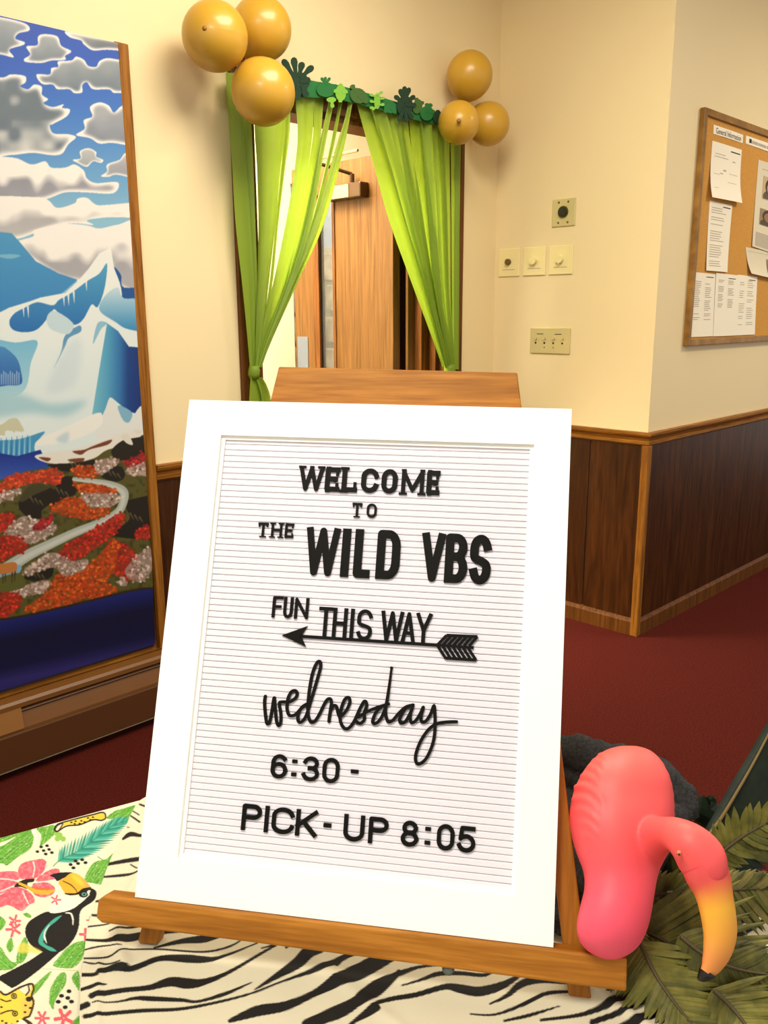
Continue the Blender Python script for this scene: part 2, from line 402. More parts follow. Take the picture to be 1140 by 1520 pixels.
# ------------------------------------------------------------------ raster art helpers (flat print, stored as point colours)
class Art:
    def __init__(s, x0, y0, x1, y1, sc, bg):
        s.x0, s.y0, s.sc = x0, y0, sc
        s.w, s.h = int((x1 - x0) * sc), int((y1 - y0) * sc)
        s.X, s.Y = np.meshgrid(x0 + (np.arange(s.w) + .5) / sc, y0 + (np.arange(s.h) + .5) / sc)
        s.im = np.empty((s.h, s.w, 3)); s.im[:] = bg
    def win(s, P, pad):
        a = int(max(0, (P[:, 0].min() - pad - s.x0) * s.sc)); b = int(min(s.w, (P[:, 0].max() + pad - s.x0) * s.sc + 2))
        c = int(max(0, (P[:, 1].min() - pad - s.y0) * s.sc)); d = int(min(s.h, (P[:, 1].max() + pad - s.y0) * s.sc + 2))
        return a, b, c, d
    def mask(s, pts, sm=True, pad=2):
        P = cr(pts, True, 5) if sm else np.array(pts, float)
        a, b, c, d = s.win(P, pad)
        if b <= a or d <= c: return None, None
        X, Y = s.X[c:d, a:b], s.Y[c:d, a:b]
        ins = np.zeros(X.shape, bool)
        x1, y1 = P[:, 0], P[:, 1]; x2, y2 = np.roll(x1, -1), np.roll(y1, -1)
        for i in range(len(P)):
            if y1[i] == y2[i]: continue
            k = (y1[i] > Y) != (y2[i] > Y)
            ins ^= k & (X < (x2[i] - x1[i]) * (Y - y1[i]) / (y2[i] - y1[i]) + x1[i])
        return ins.astype(float), (slice(c, d), slice(a, b))
    def put(s, m, sl, col):
        s.im[sl] = s.im[sl] * (1 - m[..., None]) + np.asarray(col, float) * m[..., None]
    def poly(s, pts, col, sm=True, alpha=1, blur=0):
        m, sl = s.mask(pts, sm, pad=2 + blur * 2)
        if m is None: return
        if blur: m = box(m, blur * s.sc)
        if callable(col): col = col(s.X[sl], s.Y[sl])
        s.put(m * alpha, sl, col)
    def stroke(s, pts, w, col, sm=True, alpha=1):
        P = np.array([p[:2] for p in pts], float)
        W = np.array([p[2] if len(p) > 2 else w for p in pts], float)
        if sm and len(P) > 2:
            Q = cr(np.column_stack([P, W]), False, 5); P, W = Q[:, :2], Q[:, 2]
        a, b, c, d = s.win(P, W.max() + 1)
        if b <= a or d <= c: return
        X, Y = s.X[c:d, a:b], s.Y[c:d, a:b]; m = np.zeros(X.shape)
        for i in range(len(P) - 1):
            v = P[i + 1] - P[i]; L2 = v @ v + 1e-9
            t = np.clip(((X - P[i, 0]) * v[0] + (Y - P[i, 1]) * v[1]) / L2, 0, 1)
            r = np.hypot(X - P[i, 0] - t * v[0], Y - P[i, 1] - t * v[1])
            hw = (W[i] * (1 - t) + W[i + 1] * t) / 2
            m = np.maximum(m, np.clip((hw - r) * s.sc + .5, 0, 1))
        s.put(m * alpha, (slice(c, d), slice(a, b)), col)
    def dot(s, x, y, rx, ry, col, alpha=1):
        P = np.array([[x - rx, y - ry], [x + rx, y + ry]])
        a, b, c, d = s.win(P, 1)
        if b <= a or d <= c: return
        X, Y = s.X[c:d, a:b], s.Y[c:d, a:b]
        m = np.clip((1 - np.hypot((X - x) / rx, (Y - y) / ry)) * min(rx, ry) * s.sc + .5, 0, 1)
        s.put(m * alpha, (slice(c, d), slice(a, b)), col)
    def sample(s, px, py):
        fx = np.clip((px - s.x0) * s.sc - .5, 0, s.w - 1.001); fy = np.clip((py - s.y0) * s.sc - .5, 0, s.h - 1.001)
        i, j = fx.astype(int), fy.astype(int); u, v = (fx - i)[..., None], (fy - j)[..., None]
        return (s.im[j, i] * (1 - u) + s.im[j, i + 1] * u) * (1 - v) + (s.im[j + 1, i] * (1 - u) + s.im[j + 1, i + 1] * u) * v

def box(m, r, it=2):
    r = max(1, int(r))
    for _ in range(it):
        for ax in (0, 1):
            p = np.pad(m, [(r + 1, r) if k == ax else (0, 0) for k in (0, 1)], mode='edge')
            c = np.cumsum(p, axis=ax)
            n = m.shape[ax]
            m = ((c.take(range(2 * r + 1, 2 * r + 1 + n), axis=ax)) - c.take(range(0, n), axis=ax)) / (2 * r + 1)
    return m

def vnoise(shape, cell, seed):
    g = np.random.default_rng(seed).random((int(shape[0] / cell) + 3, int(shape[1] / cell) + 3))
    y = np.arange(shape[0]) / cell; x = np.arange(shape[1]) / cell
    i, j = y.astype(int), x.astype(int); v = (y - i)[:, None]; u = (x - j)[None, :]
    v = v * v * (3 - 2 * v); u = u * u * (3 - 2 * u)
    return (g[i][:, j] * (1 - u) + g[i][:, j + 1] * u) * (1 - v) + (g[i + 1][:, j] * (1 - u) + g[i + 1][:, j + 1] * u) * v

def fast_grid(name, P, mat, colors=None, parent=None, sm=True):
    m, n = P.shape[:2]
    off = root_loc(parent) if parent else np.zeros(3)
    me = bpy.data.meshes.new(name)
    me.vertices.add(m * n); me.vertices.foreach_set('co', (P.reshape(-1, 3) - off).ravel())
    i, j = np.meshgrid(np.arange(m - 1), np.arange(n - 1), indexing='ij')
    q = (i * n + j).ravel()
    F = np.column_stack([q, q + 1, q + n + 1, q + n]).astype(np.int32)
    me.loops.add(F.size); me.loops.foreach_set('vertex_index', F.ravel())
    me.polygons.add(len(F)); me.polygons.foreach_set('loop_start', np.arange(0, F.size, 4, dtype=np.int32))
    me.update(calc_edges=True); me.validate()
    if sm: smooth(me)
    if colors is not None:
        a = me.color_attributes.new('print', 'FLOAT_COLOR', 'POINT')
        c = np.ones((m * n, 4), np.float32); c[:, :3] = colors.reshape(-1, 3)
        a.data.foreach_set('color', c.ravel())
    me.materials.append(mat)
    o = bpy.data.objects.new(name, me); COL.objects.link(o)
    if parent: o.parent = parent
    return o
# ------------------------------------------------------------------ landscape backdrop in a wooden frame
def S(f, dx=0, dy=0): return lambda pts: [((p[0]) / f + dx, (p[1]) / f + dy, *[q / f for q in p[2:]]) for p in pts]
z1, z2, z3 = S(4.342), S(4.342, 0, 330), S(4.0, 0, 640)
A = Art(-30, 0, 245, 1050, 2.0, (60, 110, 195))
def ramp(stops, t):
    ks = [k for k, _ in stops]; cs = np.array([c for _, c in stops], float)
    return np.stack([np.interp(t, ks, cs[:, i]) for i in range(3)], -1)
A.im[:] = ramp([(0, (38, 72, 172)), (90, (48, 92, 186)), (170, (70, 122, 196)), (250, (104, 158, 204)), (330, (140, 188, 210))], A.Y)

def cloud(pts, core, r=9, rim=(242, 237, 228), band=0):
    m, sl = A.mask(pts, True, 12)
    if m is None: return
    b = box(m, r * A.sc * .42, 3)
    t = np.clip((b - .58) / .40, 0, 1); t = t * t * (3 - 2 * t)
    Y = A.Y[sl]; y0, y1 = min(p[1] for p in pts), max(p[1] for p in pts)
    low = np.clip((Y - y0) / (y1 - y0 + 1e-6), 0, 1)
    n = vnoise(m.shape, 34, int(y0))
    if band == 0: t = t * (.6 + .4 * low)
    elif band == 1:      # white heads, grey underside
        t = t * np.clip((low - .38 + (n - .5) * .35) * 4.5, 0, 1)
    else:                # heaped grey with pale billows
        t = t * np.clip(.25 + 1.25 * n, 0, 1)
    t = t * (.88 + .14 * n)
    c = np.array(rim) * (1 - t[..., None]) + np.array(core) * t[..., None]
    A.put(m, sl, c)
G = (112, 124, 136)
cloud(z1([(-140, 95), (0, 110), (160, 150), (190, 195), (120, 215), (100, 250), (155, 270), (150, 290), (60, 320), (90, 370), (0, 350), (-140, 340)]), G)
cloud(z1([(170, 300), (240, 290), (245, 235), (290, 220), (370, 235), (395, 295), (460, 330), (420, 360), (420, 385), (330, 390), (270, 405), (170, 400), (155, 380), (195, 350)]), G)
cloud(z1([(425, 200), (600, 235), (750, 260), (860, 290), (860, 330), (690, 320), (600, 325), (540, 285), (520, 260), (450, 240)]), (90, 100, 112))
cloud(z1([(235, 480), (320, 480), (330, 440), (375, 430), (375, 395), (460, 390), (490, 365), (540, 385), (570, 425), (620, 430), (640, 395), (690, 375), (765, 385), (880, 400), (860, 570), (745, 600), (700, 575), (600, 575), (560, 530), (530, 550), (530, 595), (480, 600), (445, 575), (370, 575), (340, 545), (270, 540)]), (104, 118, 130))
cloud(z1([(-140, 530), (20, 500), (70, 480), (160, 490), (165, 530), (130, 555), (180, 575), (220, 545), (270, 560), (270, 610), (310, 640), (280, 665), (340, 690), (410, 672), (400, 695), (450, 705), (430, 750), (340, 800), (320, 810), (345, 860), (440, 865), (490, 885), (440, 930), (400, 990), (330, 1000), (210, 985), (60, 1000), (-140, 990)]), (108, 120, 130), 14, band=2)
cloud(z1([(490, 870), (545, 830), (540, 775), (595, 750), (580, 690), (640, 660), (700, 680), (735, 725), (790, 680), (900, 670), (900, 920), (720, 920), (640, 925), (580, 890)]), (122, 130, 144), 11)
cloud(z1([(470, 1030), (520, 1020), (515, 975), (570, 955), (620, 980), (620, 1010), (665, 1030), (650, 1050), (600, 1040), (560, 1075), (500, 1050)]), (150, 156, 162), 5)
cloud(z1([(650, 1135), (690, 1105), (690, 1060), (770, 1030), (810, 985), (900, 980), (900, 1140), (750, 1125), (700, 1140)]), (150, 152, 160), 7)
cloud(z1([(-140, 1040), (80, 1015), (200, 1060), (290, 1040), (330, 1080), (420, 1080), (480, 1060), (540, 1100), (560, 1150), (620, 1180), (760, 1175), (730, 1245), (560, 1240), (420, 1240), (310, 1280), (200, 1300), (-140, 1330)]), (150, 150, 158), 12, band=1)
cloud(z1([(-140, 1290), (220, 1270), (310, 1290), (370, 1340), (480, 1310), (500, 1280), (560, 1275), (620, 1320), (700, 1320), (900, 1310), (900, 1395), (700, 1400), (560, 1420), (600, 1450), (440, 1440), (230, 1500), (100, 1540), (-140, 1540)]), (176, 174, 174), 12, band=1)
cloud(z2([(100, 130), (215, 90), (220, 50), (400, 10), (560, 20), (640, 40), (760, 15), (900, 10), (900, 430), (800, 430), (735, 400), (500, 380), (380, 350), (250, 270), (150, 190)]), (166, 164, 168), 13, band=1)
gb = lambda a, b, y0, y1: (lambda X, Y: ramp([(y0, a), (y1, b)], Y))
A.poly(z2([(-140, 70), (0, 62), (75, 70), (130, 130), (230, 250), (380, 330), (500, 370), (350, 500), (150, 540), (0, 620), (-140, 640)]), gb((78, 150, 192), (60, 132, 190), 345, 470), False)
A.poly(z2([(-20, 215), (60, 205), (135, 215), (60, 235)]), (120, 178, 205))
WH = (238, 238, 230)
A.poly(z2([(-140, 640), (-40, 600), (60, 550), (190, 510), (260, 485), (420, 455), (500, 380), (570, 300), (640, 200), (695, 172), (712, 145), (735, 290), (790, 420), (980, 500), (980, 1540), (-140, 1540)]), gb(WH, (224, 236, 234), 370, 560), False)
A.poly(z2([(60, 640), (90, 590), (150, 555), (240, 515), (340, 535), (380, 500), (460, 455), (560, 380), (640, 330), (690, 265), (675, 420), (630, 545), (590, 530), (540, 620), (480, 660), (400, 610), (350, 560), (320, 600), (240, 690), (150, 708), (80, 690)]), gb((84, 160, 196), (44, 112, 178), 390, 490))
for x, y in ((150, 540), (180, 545), (410, 470), (440, 465), (475, 450), (555, 370)): A.stroke(z2([(x, y, 12), (x + 4, y + 70, 2)]), 2, WH)
A.poly(z2([(735, 290), (780, 340), (800, 420), (980, 415), (980, 505), (810, 495), (795, 600), (780, 420)]), (36, 88, 152))
A.poly(z2([(800, 490), (980, 500), (980, 690), (830, 690), (740, 640), (640, 565), (680, 470), (760, 420)]), gb((190, 216, 224), (60, 140, 190), 430, 490))
A.poly(z2([(690, 650), (760, 700), (830, 800), (980, 815), (980, 1260), (850, 1225), (780, 1180), (720, 1130), (680, 1200), (650, 1290), (590, 1260), (640, 950)]),
       lambda X, Y: ramp([(138, (120, 188, 208)), (160, (84, 160, 196)), (178, (52, 116, 174)), (190, (28, 66, 132)), (212, (24, 52, 118))], X), False)
A.poly(z2([(345, 945), (395, 830), (420, 730), (510, 665), (520, 705), (445, 745), (415, 810)]), (96, 152, 190))
A.poly(z2([(600, 785), (615, 690), (640, 640), (692, 650), (650, 690)]), (140, 190, 212))
A.poly(z2([(300, 620), (350, 570), (470, 650), (440, 720), (330, 690)]), (196, 218, 224))
A.poly(z2([(-140, 770), (100, 775), (240, 765), (200, 900), (140, 1100), (-140, 1130)]), gb((120, 186, 216), (170, 212, 222), 505, 590))
A.poly(z2([(-140, 800), (0, 800), (50, 820), (110, 880), (135, 960), (138, 1040), (60, 1050), (-140, 1050)]), gb((74, 140, 196), (46, 96, 168), 515, 575))
for k in range(14): A.stroke(z2([(-60 + k * 14, 960 + (k % 3) * 10, 6), (-60 + k * 14, 1045, 5)]), 5, (206, 222, 232), alpha=.8)
A.poly(z2([(-140, 1110), (60, 1105), (150, 1110), (330, 1170), (560, 1150), (420, 1250), (200, 1230), (-140, 1260)]), (170, 208, 216), blur=5)
A.poly(z2([(430, 800), (520, 760), (500, 1000), (430, 1080), (300, 1100), (340, 960)]), (206, 222, 226), blur=5, alpha=.8)
A.poly(z2([(-140, 1310), (0, 1305), (60, 1268), (110, 1265), (140, 1310), (155, 1340), (140, 1350), (100, 1345), (95, 1358), (75, 1345), (35, 1345), (30, 1375), (0, 1372), (-140, 1380)]), (202, 202, 170))
A.poly(z2([(-140, 1420), (100, 1400), (200, 1375), (290, 1350), (225, 1430), (215, 1500), (100, 1530), (-140, 1530)]), (70, 152, 196))
for k in range(16): A.stroke(z2([(-60 + k * 17, 1400 - k * 2, 4), (-64 + k * 17, 1500, 9)]), 5, (190, 220, 230) if k % 2 else (40, 110, 176), alpha=.8)
A.poly(z2([(640, 1300), (680, 1200), (710, 1128), (750, 1180), (790, 1270), (835, 1290), (900, 1190), (980, 1180), (980, 1400), (640, 1400)]), (228, 232, 226))
A.poly(z2([(760, 1180), (850, 1225), (830, 1290), (790, 1270)]), (130, 180, 204))
A.poly(z2([(250, 1400), (420, 1320), (620, 1230), (660, 1250), (640, 1320), (480, 1400), (250, 1440)]), (240, 240, 232))
A.poly(z2([(360, 1400), (440, 1350), (430, 1420)]), (180, 208, 218), alpha=.7, blur=2)
# land
A.poly(z3([(-140, 90), (0, 130), (100, 148), (240, 110), (275, 180), (300, 222), (0, 300), (-140, 320)]), gb((24, 44, 132), (56, 92, 178), 665, 712), False)
A.poly(z3([(-140, 310), (0, 290), (150, 238), (300, 215), (240, 150), (440, 150), (700, 70), (980, -20), (980, 930), (700, 970), (300, 1065), (0, 1125), (-140, 1130)]), (88, 84, 36), False)
nz = vnoise(A.X.shape, 9, 3); m, sl = A.mask(z3([(-140, 310), (300, 215), (980, 100), (980, 930), (300, 1065), (-140, 1130)]), False)
A.put(m * np.clip((nz[sl] - .5) * 2, 0, .8), sl, (58, 56, 22))
A.poly(z3([(205, 150), (300, 125), (420, 110), (600, 60), (720, 10), (840, -10), (800, 70), (640, 110), (560, 160), (430, 190), (290, 190)]), (232, 228, 216))
for p in ([(230, 155), (300, 160), (280, 180)], [(430, 120), (500, 110), (560, 85), (660, 50), (640, 80), (530, 110), (480, 140)], [(400, 170), (500, 160), (470, 190)]): A.poly(z3(p), (120, 66, 40))
A.poly(z3([(660, 120), (720, 60), (800, 40), (980, 20), (980, 150), (800, 170), (700, 170)]), (40, 34, 24))
A.poly(z3([(720, 30), (760, 20), (790, 80), (750, 70)]), (226, 222, 206)); A.poly(z3([(790, -10), (840, 0), (820, 22)]), (226, 222, 206))
ROCK = (36, 31, 22)
for p in ([(130, 380), (180, 320), (250, 315), (330, 360), (310, 420), (250, 470), (240, 520), (150, 500), (110, 440)], [(330, 330), (380, 270), (440, 280), (450, 370), (380, 400), (310, 450), (300, 430)], [(740, 430), (800, 400), (980, 390), (980, 620), (700, 630), (690, 590), (770, 520)], [(280, 200), (420, 190), (500, 180), (560, 170), (540, 210), (400, 240)], [(600, 270), (640, 220), (720, 210), (740, 270), (690, 300)], [(140, 870), (200, 840), (310, 810), (300, 870), (200, 890)]):
    A.poly(z3(p), ROCK)
    c = np.mean(np.array(z3(p)), 0)
    for k in range(3): A.stroke([(c[0] - 9 + k * 7, c[1] - 6 + k * 3, 3), (c[0] - 4 + k * 7, c[1] + 3 + k * 2, 1)], 2, (110, 100, 70), alpha=.7)
A.poly(z3([(100, 330), (180, 300), (300, 330), (200, 380), (120, 420)]), (86, 80, 44), alpha=.7)
path = [(440, 285, 24), (560, 298, 30), (660, 318, 40), (730, 355, 52), (735, 410, 50), (700, 480, 46), (600, 540, 46), (450, 600, 50), (300, 670, 56), (160, 740, 66), (20, 830, 80)]
A.stroke(z3(path), 10, (176, 184, 172)); A.stroke(z3([(x - 4, y + 6, w * .45) for x, y, w in path]), 4, (206, 208, 196), alpha=.8)
A.poly(z3([(-60, 850), (60, 790), (130, 810), (60, 900), (-60, 930)]), (130, 170, 190))

def flowers(pts, cols, n, r=(1.3, 2.6)):
    P = np.array(z3(pts)); m, sl = A.mask(P, True, 0)
    if m is None: return
    ys, xs = np.nonzero(m > .5)
    if len(ys) == 0: return
    n = int(n * 1.25); k = rng.integers(0, len(ys), n)
    X, Y = A.X[sl], A.Y[sl]
    A.put(m * .8 * (vnoise(m.shape, 5, n) > .18), sl, np.array(cols[0]) * .8)
    for i in k:
        c = np.array(cols[rng.integers(0, len(cols))], float) * rng.uniform(.72, 1.1)
        rr = rng.uniform(*r)
        A.dot(X[ys[i], xs[i]] + rng.normal(0, 1.6), Y[ys[i], xs[i]] + rng.normal(0, 1.6), rr, rr * .85, np.minimum(c, 255))
OR, RD, PK, CRM = [(214, 84, 26), (232, 108, 34), (190, 60, 22)], [(200, 50, 34), (220, 62, 30), (168, 36, 28)], [(206, 176, 164), (228, 206, 190), (160, 128, 110)], [(186, 40, 44), (206, 54, 50), (150, 30, 34)]
flowers([(0, 320), (80, 260), (200, 250), (330, 230), (370, 260), (340, 320), (230, 300), (100, 330), (-20, 380)], [(222, 74, 40), (236, 92, 44), (196, 54, 34)], 170)
flowers([(0, 370), (120, 340), (110, 380), (20, 420), (-40, 410)], PK, 40)
flowers([(420, 230), (560, 210), (580, 270), (500, 275)], OR, 60); flowers([(570, 180), (680, 160), (690, 205), (590, 260)], PK, 60)
flowers([(740, 180), (860, 130), (900, 150), (900, 190), (760, 210)], CRM, 60); flowers([(750, 230), (870, 180), (900, 190), (900, 260), (770, 260)], PK, 60)
flowers([(440, 310), (600, 320), (700, 360), (640, 380), (500, 370)], OR, 90); flowers([(480, 380), (640, 370), (720, 390), (660, 450), (540, 450)], PK, 90)
flowers([(300, 460), (380, 400), (480, 400), (540, 460), (650, 460), (600, 510), (500, 525), (360, 490)], OR, 150)
flowers([(-40, 510), (80, 490), (90, 560), (0, 590), (-40, 590)], RD, 60); flowers([(20, 610), (120, 510), (210, 520), (340, 570), (260, 640), (160, 670), (60, 620)], PK, 130)
flowers([(200, 560), (300, 500), (310, 540), (230, 590)], CRM, 40); flowers([(-40, 650), (80, 620), (170, 690), (80, 740), (-40, 780)], RD, 80)
flowers([(350, 740), (400, 670), (560, 580), (700, 490), (745, 510), (690, 600), (560, 700), (420, 780)], RD, 220)
flowers([(800, 600), (860, 565), (900, 570), (900, 630), (810, 635)], RD, 40); flowers([(640, 660), (720, 660), (820, 740), (800, 880), (700, 860), (620, 780)], RD, 150)
flowers([(420, 860), (540, 780), (640, 680), (700, 650), (690, 800), (640, 900), (700, 940), (560, 1000), (480, 960)], OR, 220)
flowers([(140, 1060), (280, 950), (330, 860), (460, 840), (540, 960), (400, 1030), (200, 1070)], OR, 220)
flowers([(140, 830), (300, 720), (420, 770), (520, 760), (500, 820), (380, 860), (320, 810), (170, 850)], PK, 130)
flowers([(60, 960), (200, 900), (300, 890), (250, 960), (120, 980)], PK, 90); flowers([(740, 830), (860, 700), (900, 710), (900, 830), (820, 900)], PK, 90)
flowers([(-40, 970), (100, 960), (130, 1010), (60, 1090), (-40, 1100)], RD, 100); flowers([(690, 900), (740, 880), (750, 920)], PK, 16)
A.poly(z3([(-30, 790), (20, 785), (85, 778), (100, 795), (90, 835), (0, 850), (-30, 840)]), (190, 118, 56))
A.poly(z3([(-60, 900), (60, 850), (130, 850), (140, 930), (-60, 960)]), (92, 92, 40))
for x, l in ((20, 905), (34, 895), (74, 900), (90, 890)): A.stroke(z3([(x, 830, 9), (x - 3, 865, 5), (x - 2, l, 4)]), 2, (60, 36, 20))
A.poly(z3([(-30, 790), (20, 785), (85, 778), (100, 795), (92, 832), (60, 840), (0, 850), (-30, 840)]), (190, 118, 56))
edge = [(-140, 1130), (0, 1118), (150, 1095), (300, 1062), (500, 1015), (700, 965), (820, 940), (980, 925), (980, 1600), (-140, 1600)]
A.poly(z3(edge), lambda X, Y: ramp([(0, (30, 40, 112)), (14, (22, 30, 96)), (36, (14, 16, 50)), (75, (16, 18, 58)), (96, (48, 42, 108)), (130, (34, 30, 96))], Y + (X) * .22 - 917), False)
A.stroke(z3(edge[:8]), 3, (48, 34, 22))
bm = box(A.im[..., 0], 1, 1); gmx = box(A.im[..., 1], 1, 1); bmx = box(A.im[..., 2], 1, 1)
A.im = np.clip(np.stack([bm, gmx, bmx], -1), 0, 255)

bd = thing('scenic_backdrop', 'tall printed backdrop of clouds, icy peaks and autumn flowers in a wooden frame', 'backdrop', (.85, YW - .02, .26))
FZ0, FZ1, FX1 = .262, 2.222, 1.489
for (a, b, c, d, nm, mt) in ((FX1 - .047, FX1, FZ0, FZ1, 'frame_stile', 'trim_v'), (.16, .207, FZ0, FZ1, 'frame_stile', 'trim_v'), (.207, FX1 - .047, FZ1 - .045, FZ1 - .004, 'frame_rail', 'trim'), (.207, FX1 - .047, FZ0, FZ0 + .04, 'frame_rail', 'trim')):
    obj(nm, MB().box((a, YW - .022, c), (b, YW - .0082, d)), M[mt], bd, bevel=.004)
obj('frame_bead', MB().tube([(FX1 - .04, YW - .024, FZ0 + .01), (FX1 - .04, YW - .024, FZ1 - .012)], .0055, 8), M['trim_v'], bd, sm=True)
xs = np.concatenate([np.linspace(.2, .87, 50)[:-1], np.linspace(.87, 1.447, 470)])
zs = np.linspace(.292, 2.2145, 920)
XX, ZZ = np.meshgrid(xs, zs)
edge_in = np.interp(ZZ, [.29, .6, 1.06, 2.22], [.016, .006, .001, 0]) * np.clip((XX - 1.3) / .147, 0, 1)
PP = np.stack([XX - edge_in, YW - .031 - .004 * np.sin(ZZ * 4.2) * np.clip((XX - 1.2) / .25, 0, 1), ZZ], -1)
px, py = proj(PP)
px = -28 + 258 - np.abs((px + 28) % 516 - 258)
fast_grid('printed_sheet', PP, printed('vinyl_print', .45), lin(A.sample(px, py)) * .82, bd)
# sheet thickness at its free edge
obj('sheet_hem', MB().box((.2, YW - .030, .285), (1.428, YW - .0285, .2925)), M['heater_dark'], bd)

# ------------------------------------------------------------------ baseboard heater under the backdrop
ht = thing('baseboard_heater', 'long tan enamelled baseboard heater under the scenic backdrop', 'heater', (.7, YW - .04, 0))
hx0, hx1 = -.5, 1.865
obj('back_plate', MB().box((hx0, YW - .012, .03), (hx1, YW - .0085, .262)), M['heater'], ht)
obj('top_cover', MB().prism([(hx0, YW - .0125, .262), (hx0, YW - .052, .254), (hx0, YW - .06, .246), (hx0, YW - .06, .232), (hx0, YW - .054, .232), (hx0, YW - .05, .245), (hx0, YW - .0125, .25)], (hx1 - hx0, 0, 0)), M['heater'], ht)
obj('fin_core', MB().box((hx0, YW - .05, .09), (hx1, YW - .014, .215)), M['heater_dark'], ht)
obj('damper_blade', MB().prism([(hx0, YW - .030, .236), (hx0, YW - .056, .216), (hx0, YW - .058, .219), (hx0, YW - .032, .239)], (hx1 - hx0, 0, 0)), M['heater_low'], ht)
obj('front_panel', MB().prism([(hx0, YW - .052, .213), (hx0, YW - .066, .165), (hx0, YW - .066, .158), (hx0, YW - .058, .06), (hx0, YW - .058, .036), (hx0, YW - .053, .036), (hx0, YW - .053, .06), (hx0, YW - .06, .16), (hx0, YW - .0505, .208)], (hx1 - hx0, 0, 0)), M['heater'], ht)
obj('lower_panel', MB().prism([(hx0, YW - .0665, .155), (hx0, YW - .0685, .15), (hx0, YW - .0605, .038), (hx0, YW - .0585, .036)], (hx1 - hx0, 0, 0)), M['heater_low'], ht)
c0 = on(15, 1068, 1, YW - .06)
obj('joint_cover', MB().prism([(c0[0] - .045, YW - .058, .238), (c0[0] - .045, YW - .0695, .165), (c0[0] - .045, YW - .064, .165), (c0[0] - .045, YW - .054, .233)], (.082, 0, 0)), plain('joint_tan', (140, 92, 40), .45), ht)
for x in (hx0 + .1, .5, hx1 - .1): obj('foot_bracket', MB().box((x, YW - .05, 0), (x + .02, YW - .0125, .09)), M['heater_dark'], ht)

# ------------------------------------------------------------------ streamer curtains
YC = YW - .045
def wallp(px, py, off=0.0):
    p = on(px, py, 1, YC - off); return p

def strip(parent, rows, off=0.0, amp=.006, phase=0., n=9, name='streamer'):
    """rows: (py, x left, x right) down the strip in photo pixels, laid on the wall plane with folds"""
    R = cr([(y, a, b) for y, a, b in rows], False, 6)
    P = np.zeros((len(R), n, 3))
    for i, (y, a, b) in enumerate(R):
        p, q = wallp(a, y, off), wallp(b, y, off)
        wd = np.linalg.norm(q - p)
        for j in range(n):
            t = j / (n - 1); P[i, j] = p * (1 - t) + q * t
            P[i, j, 1] -= min(amp, wd * .35) * (math.sin(t * math.pi * 2.2 + phase) * .7 + .5 * math.cos(t * 9 + phase * 2 + i * .05))
    return obj(name, MB().grid(P), M['streamer'], parent, sm=True)

cb = wallp(377, 580)
lc = thing('streamer_curtain', 'lime green streamer curtain tied in a knot beside the scenic backdrop', 'curtain', (cb[0], YC, .75))
Ls = [
    ([(108, 334, 352), (175, 338, 360), (250, 344, 366), (330, 349, 372), (430, 360, 378), (500, 367, 378), (545, 371, 378)], .004),
    ([(150, 352, 369), (220, 358, 373), (330, 362, 377), (430, 367, 380), (545, 373, 380)], -.006),
    ([(140, 375, 424), (200, 377, 422), (250, 380, 417), (330, 382, 410), (400, 381, 402), (470, 379, 394), (545, 376, 383)], .0),
    ([(140, 425, 433), (200, 422, 431), (260, 417, 423), (330, 410, 414), (420, 401, 405), (500, 388, 392), (545, 379, 383)], -.008),
    ([(120, 439, 466), (150, 440, 466), (200, 443, 464), (260, 437, 456), (330, 425, 445), (420, 406, 426), (500, 386, 402), (545, 379, 386)], .004),
    ([(125, 464, 482), (150, 465, 480), (200, 464, 476), (260, 455, 468), (330, 444, 456), (420, 420, 434), (500, 391, 402), (545, 381, 386)], -.004),
    ([(125, 484, 498), (150, 487, 494), (220, 472, 480), (330, 450, 461), (420, 424, 435), (500, 394, 403), (545, 381, 387)], .005),
    ([(130, 498, 512), (155, 502, 507), (230, 487, 492), (330, 462, 466), (420, 431, 437), (545, 382, 387)], -.004),
    ([(135, 514, 528), (160, 517, 523), (220, 500, 511), (330, 466, 482), (420, 429, 442), (500, 396, 406), (545, 382, 388)], .008),
]
for k, (r, o) in enumerate(Ls): strip(lc, r, o, phase=k * 1.3, amp=.007)
t0 = wallp(377, 552)
kb = MB(); ring = []
for i in range(4):
    ring.append(wallp(377 + (-.5, .5, -.3, .4)[i], 543 + i * 6.5))
kb.tube(ring, [.017, .0215, .0215, .016], 14)
obj('tie', kb, M['streamer'], lc, sm=True)
strip(lc, [(560, 371, 385), (580, 370, 390), (620, 368, 399), (700, 366, 402), (760, 366, 400)], .004, phase=.4, name='streamer_tail')
strip(lc, [(560, 379, 388), (575, 384, 396), (600, 388, 402), (680, 388, 408)], .01, phase=2, name='streamer_tail')

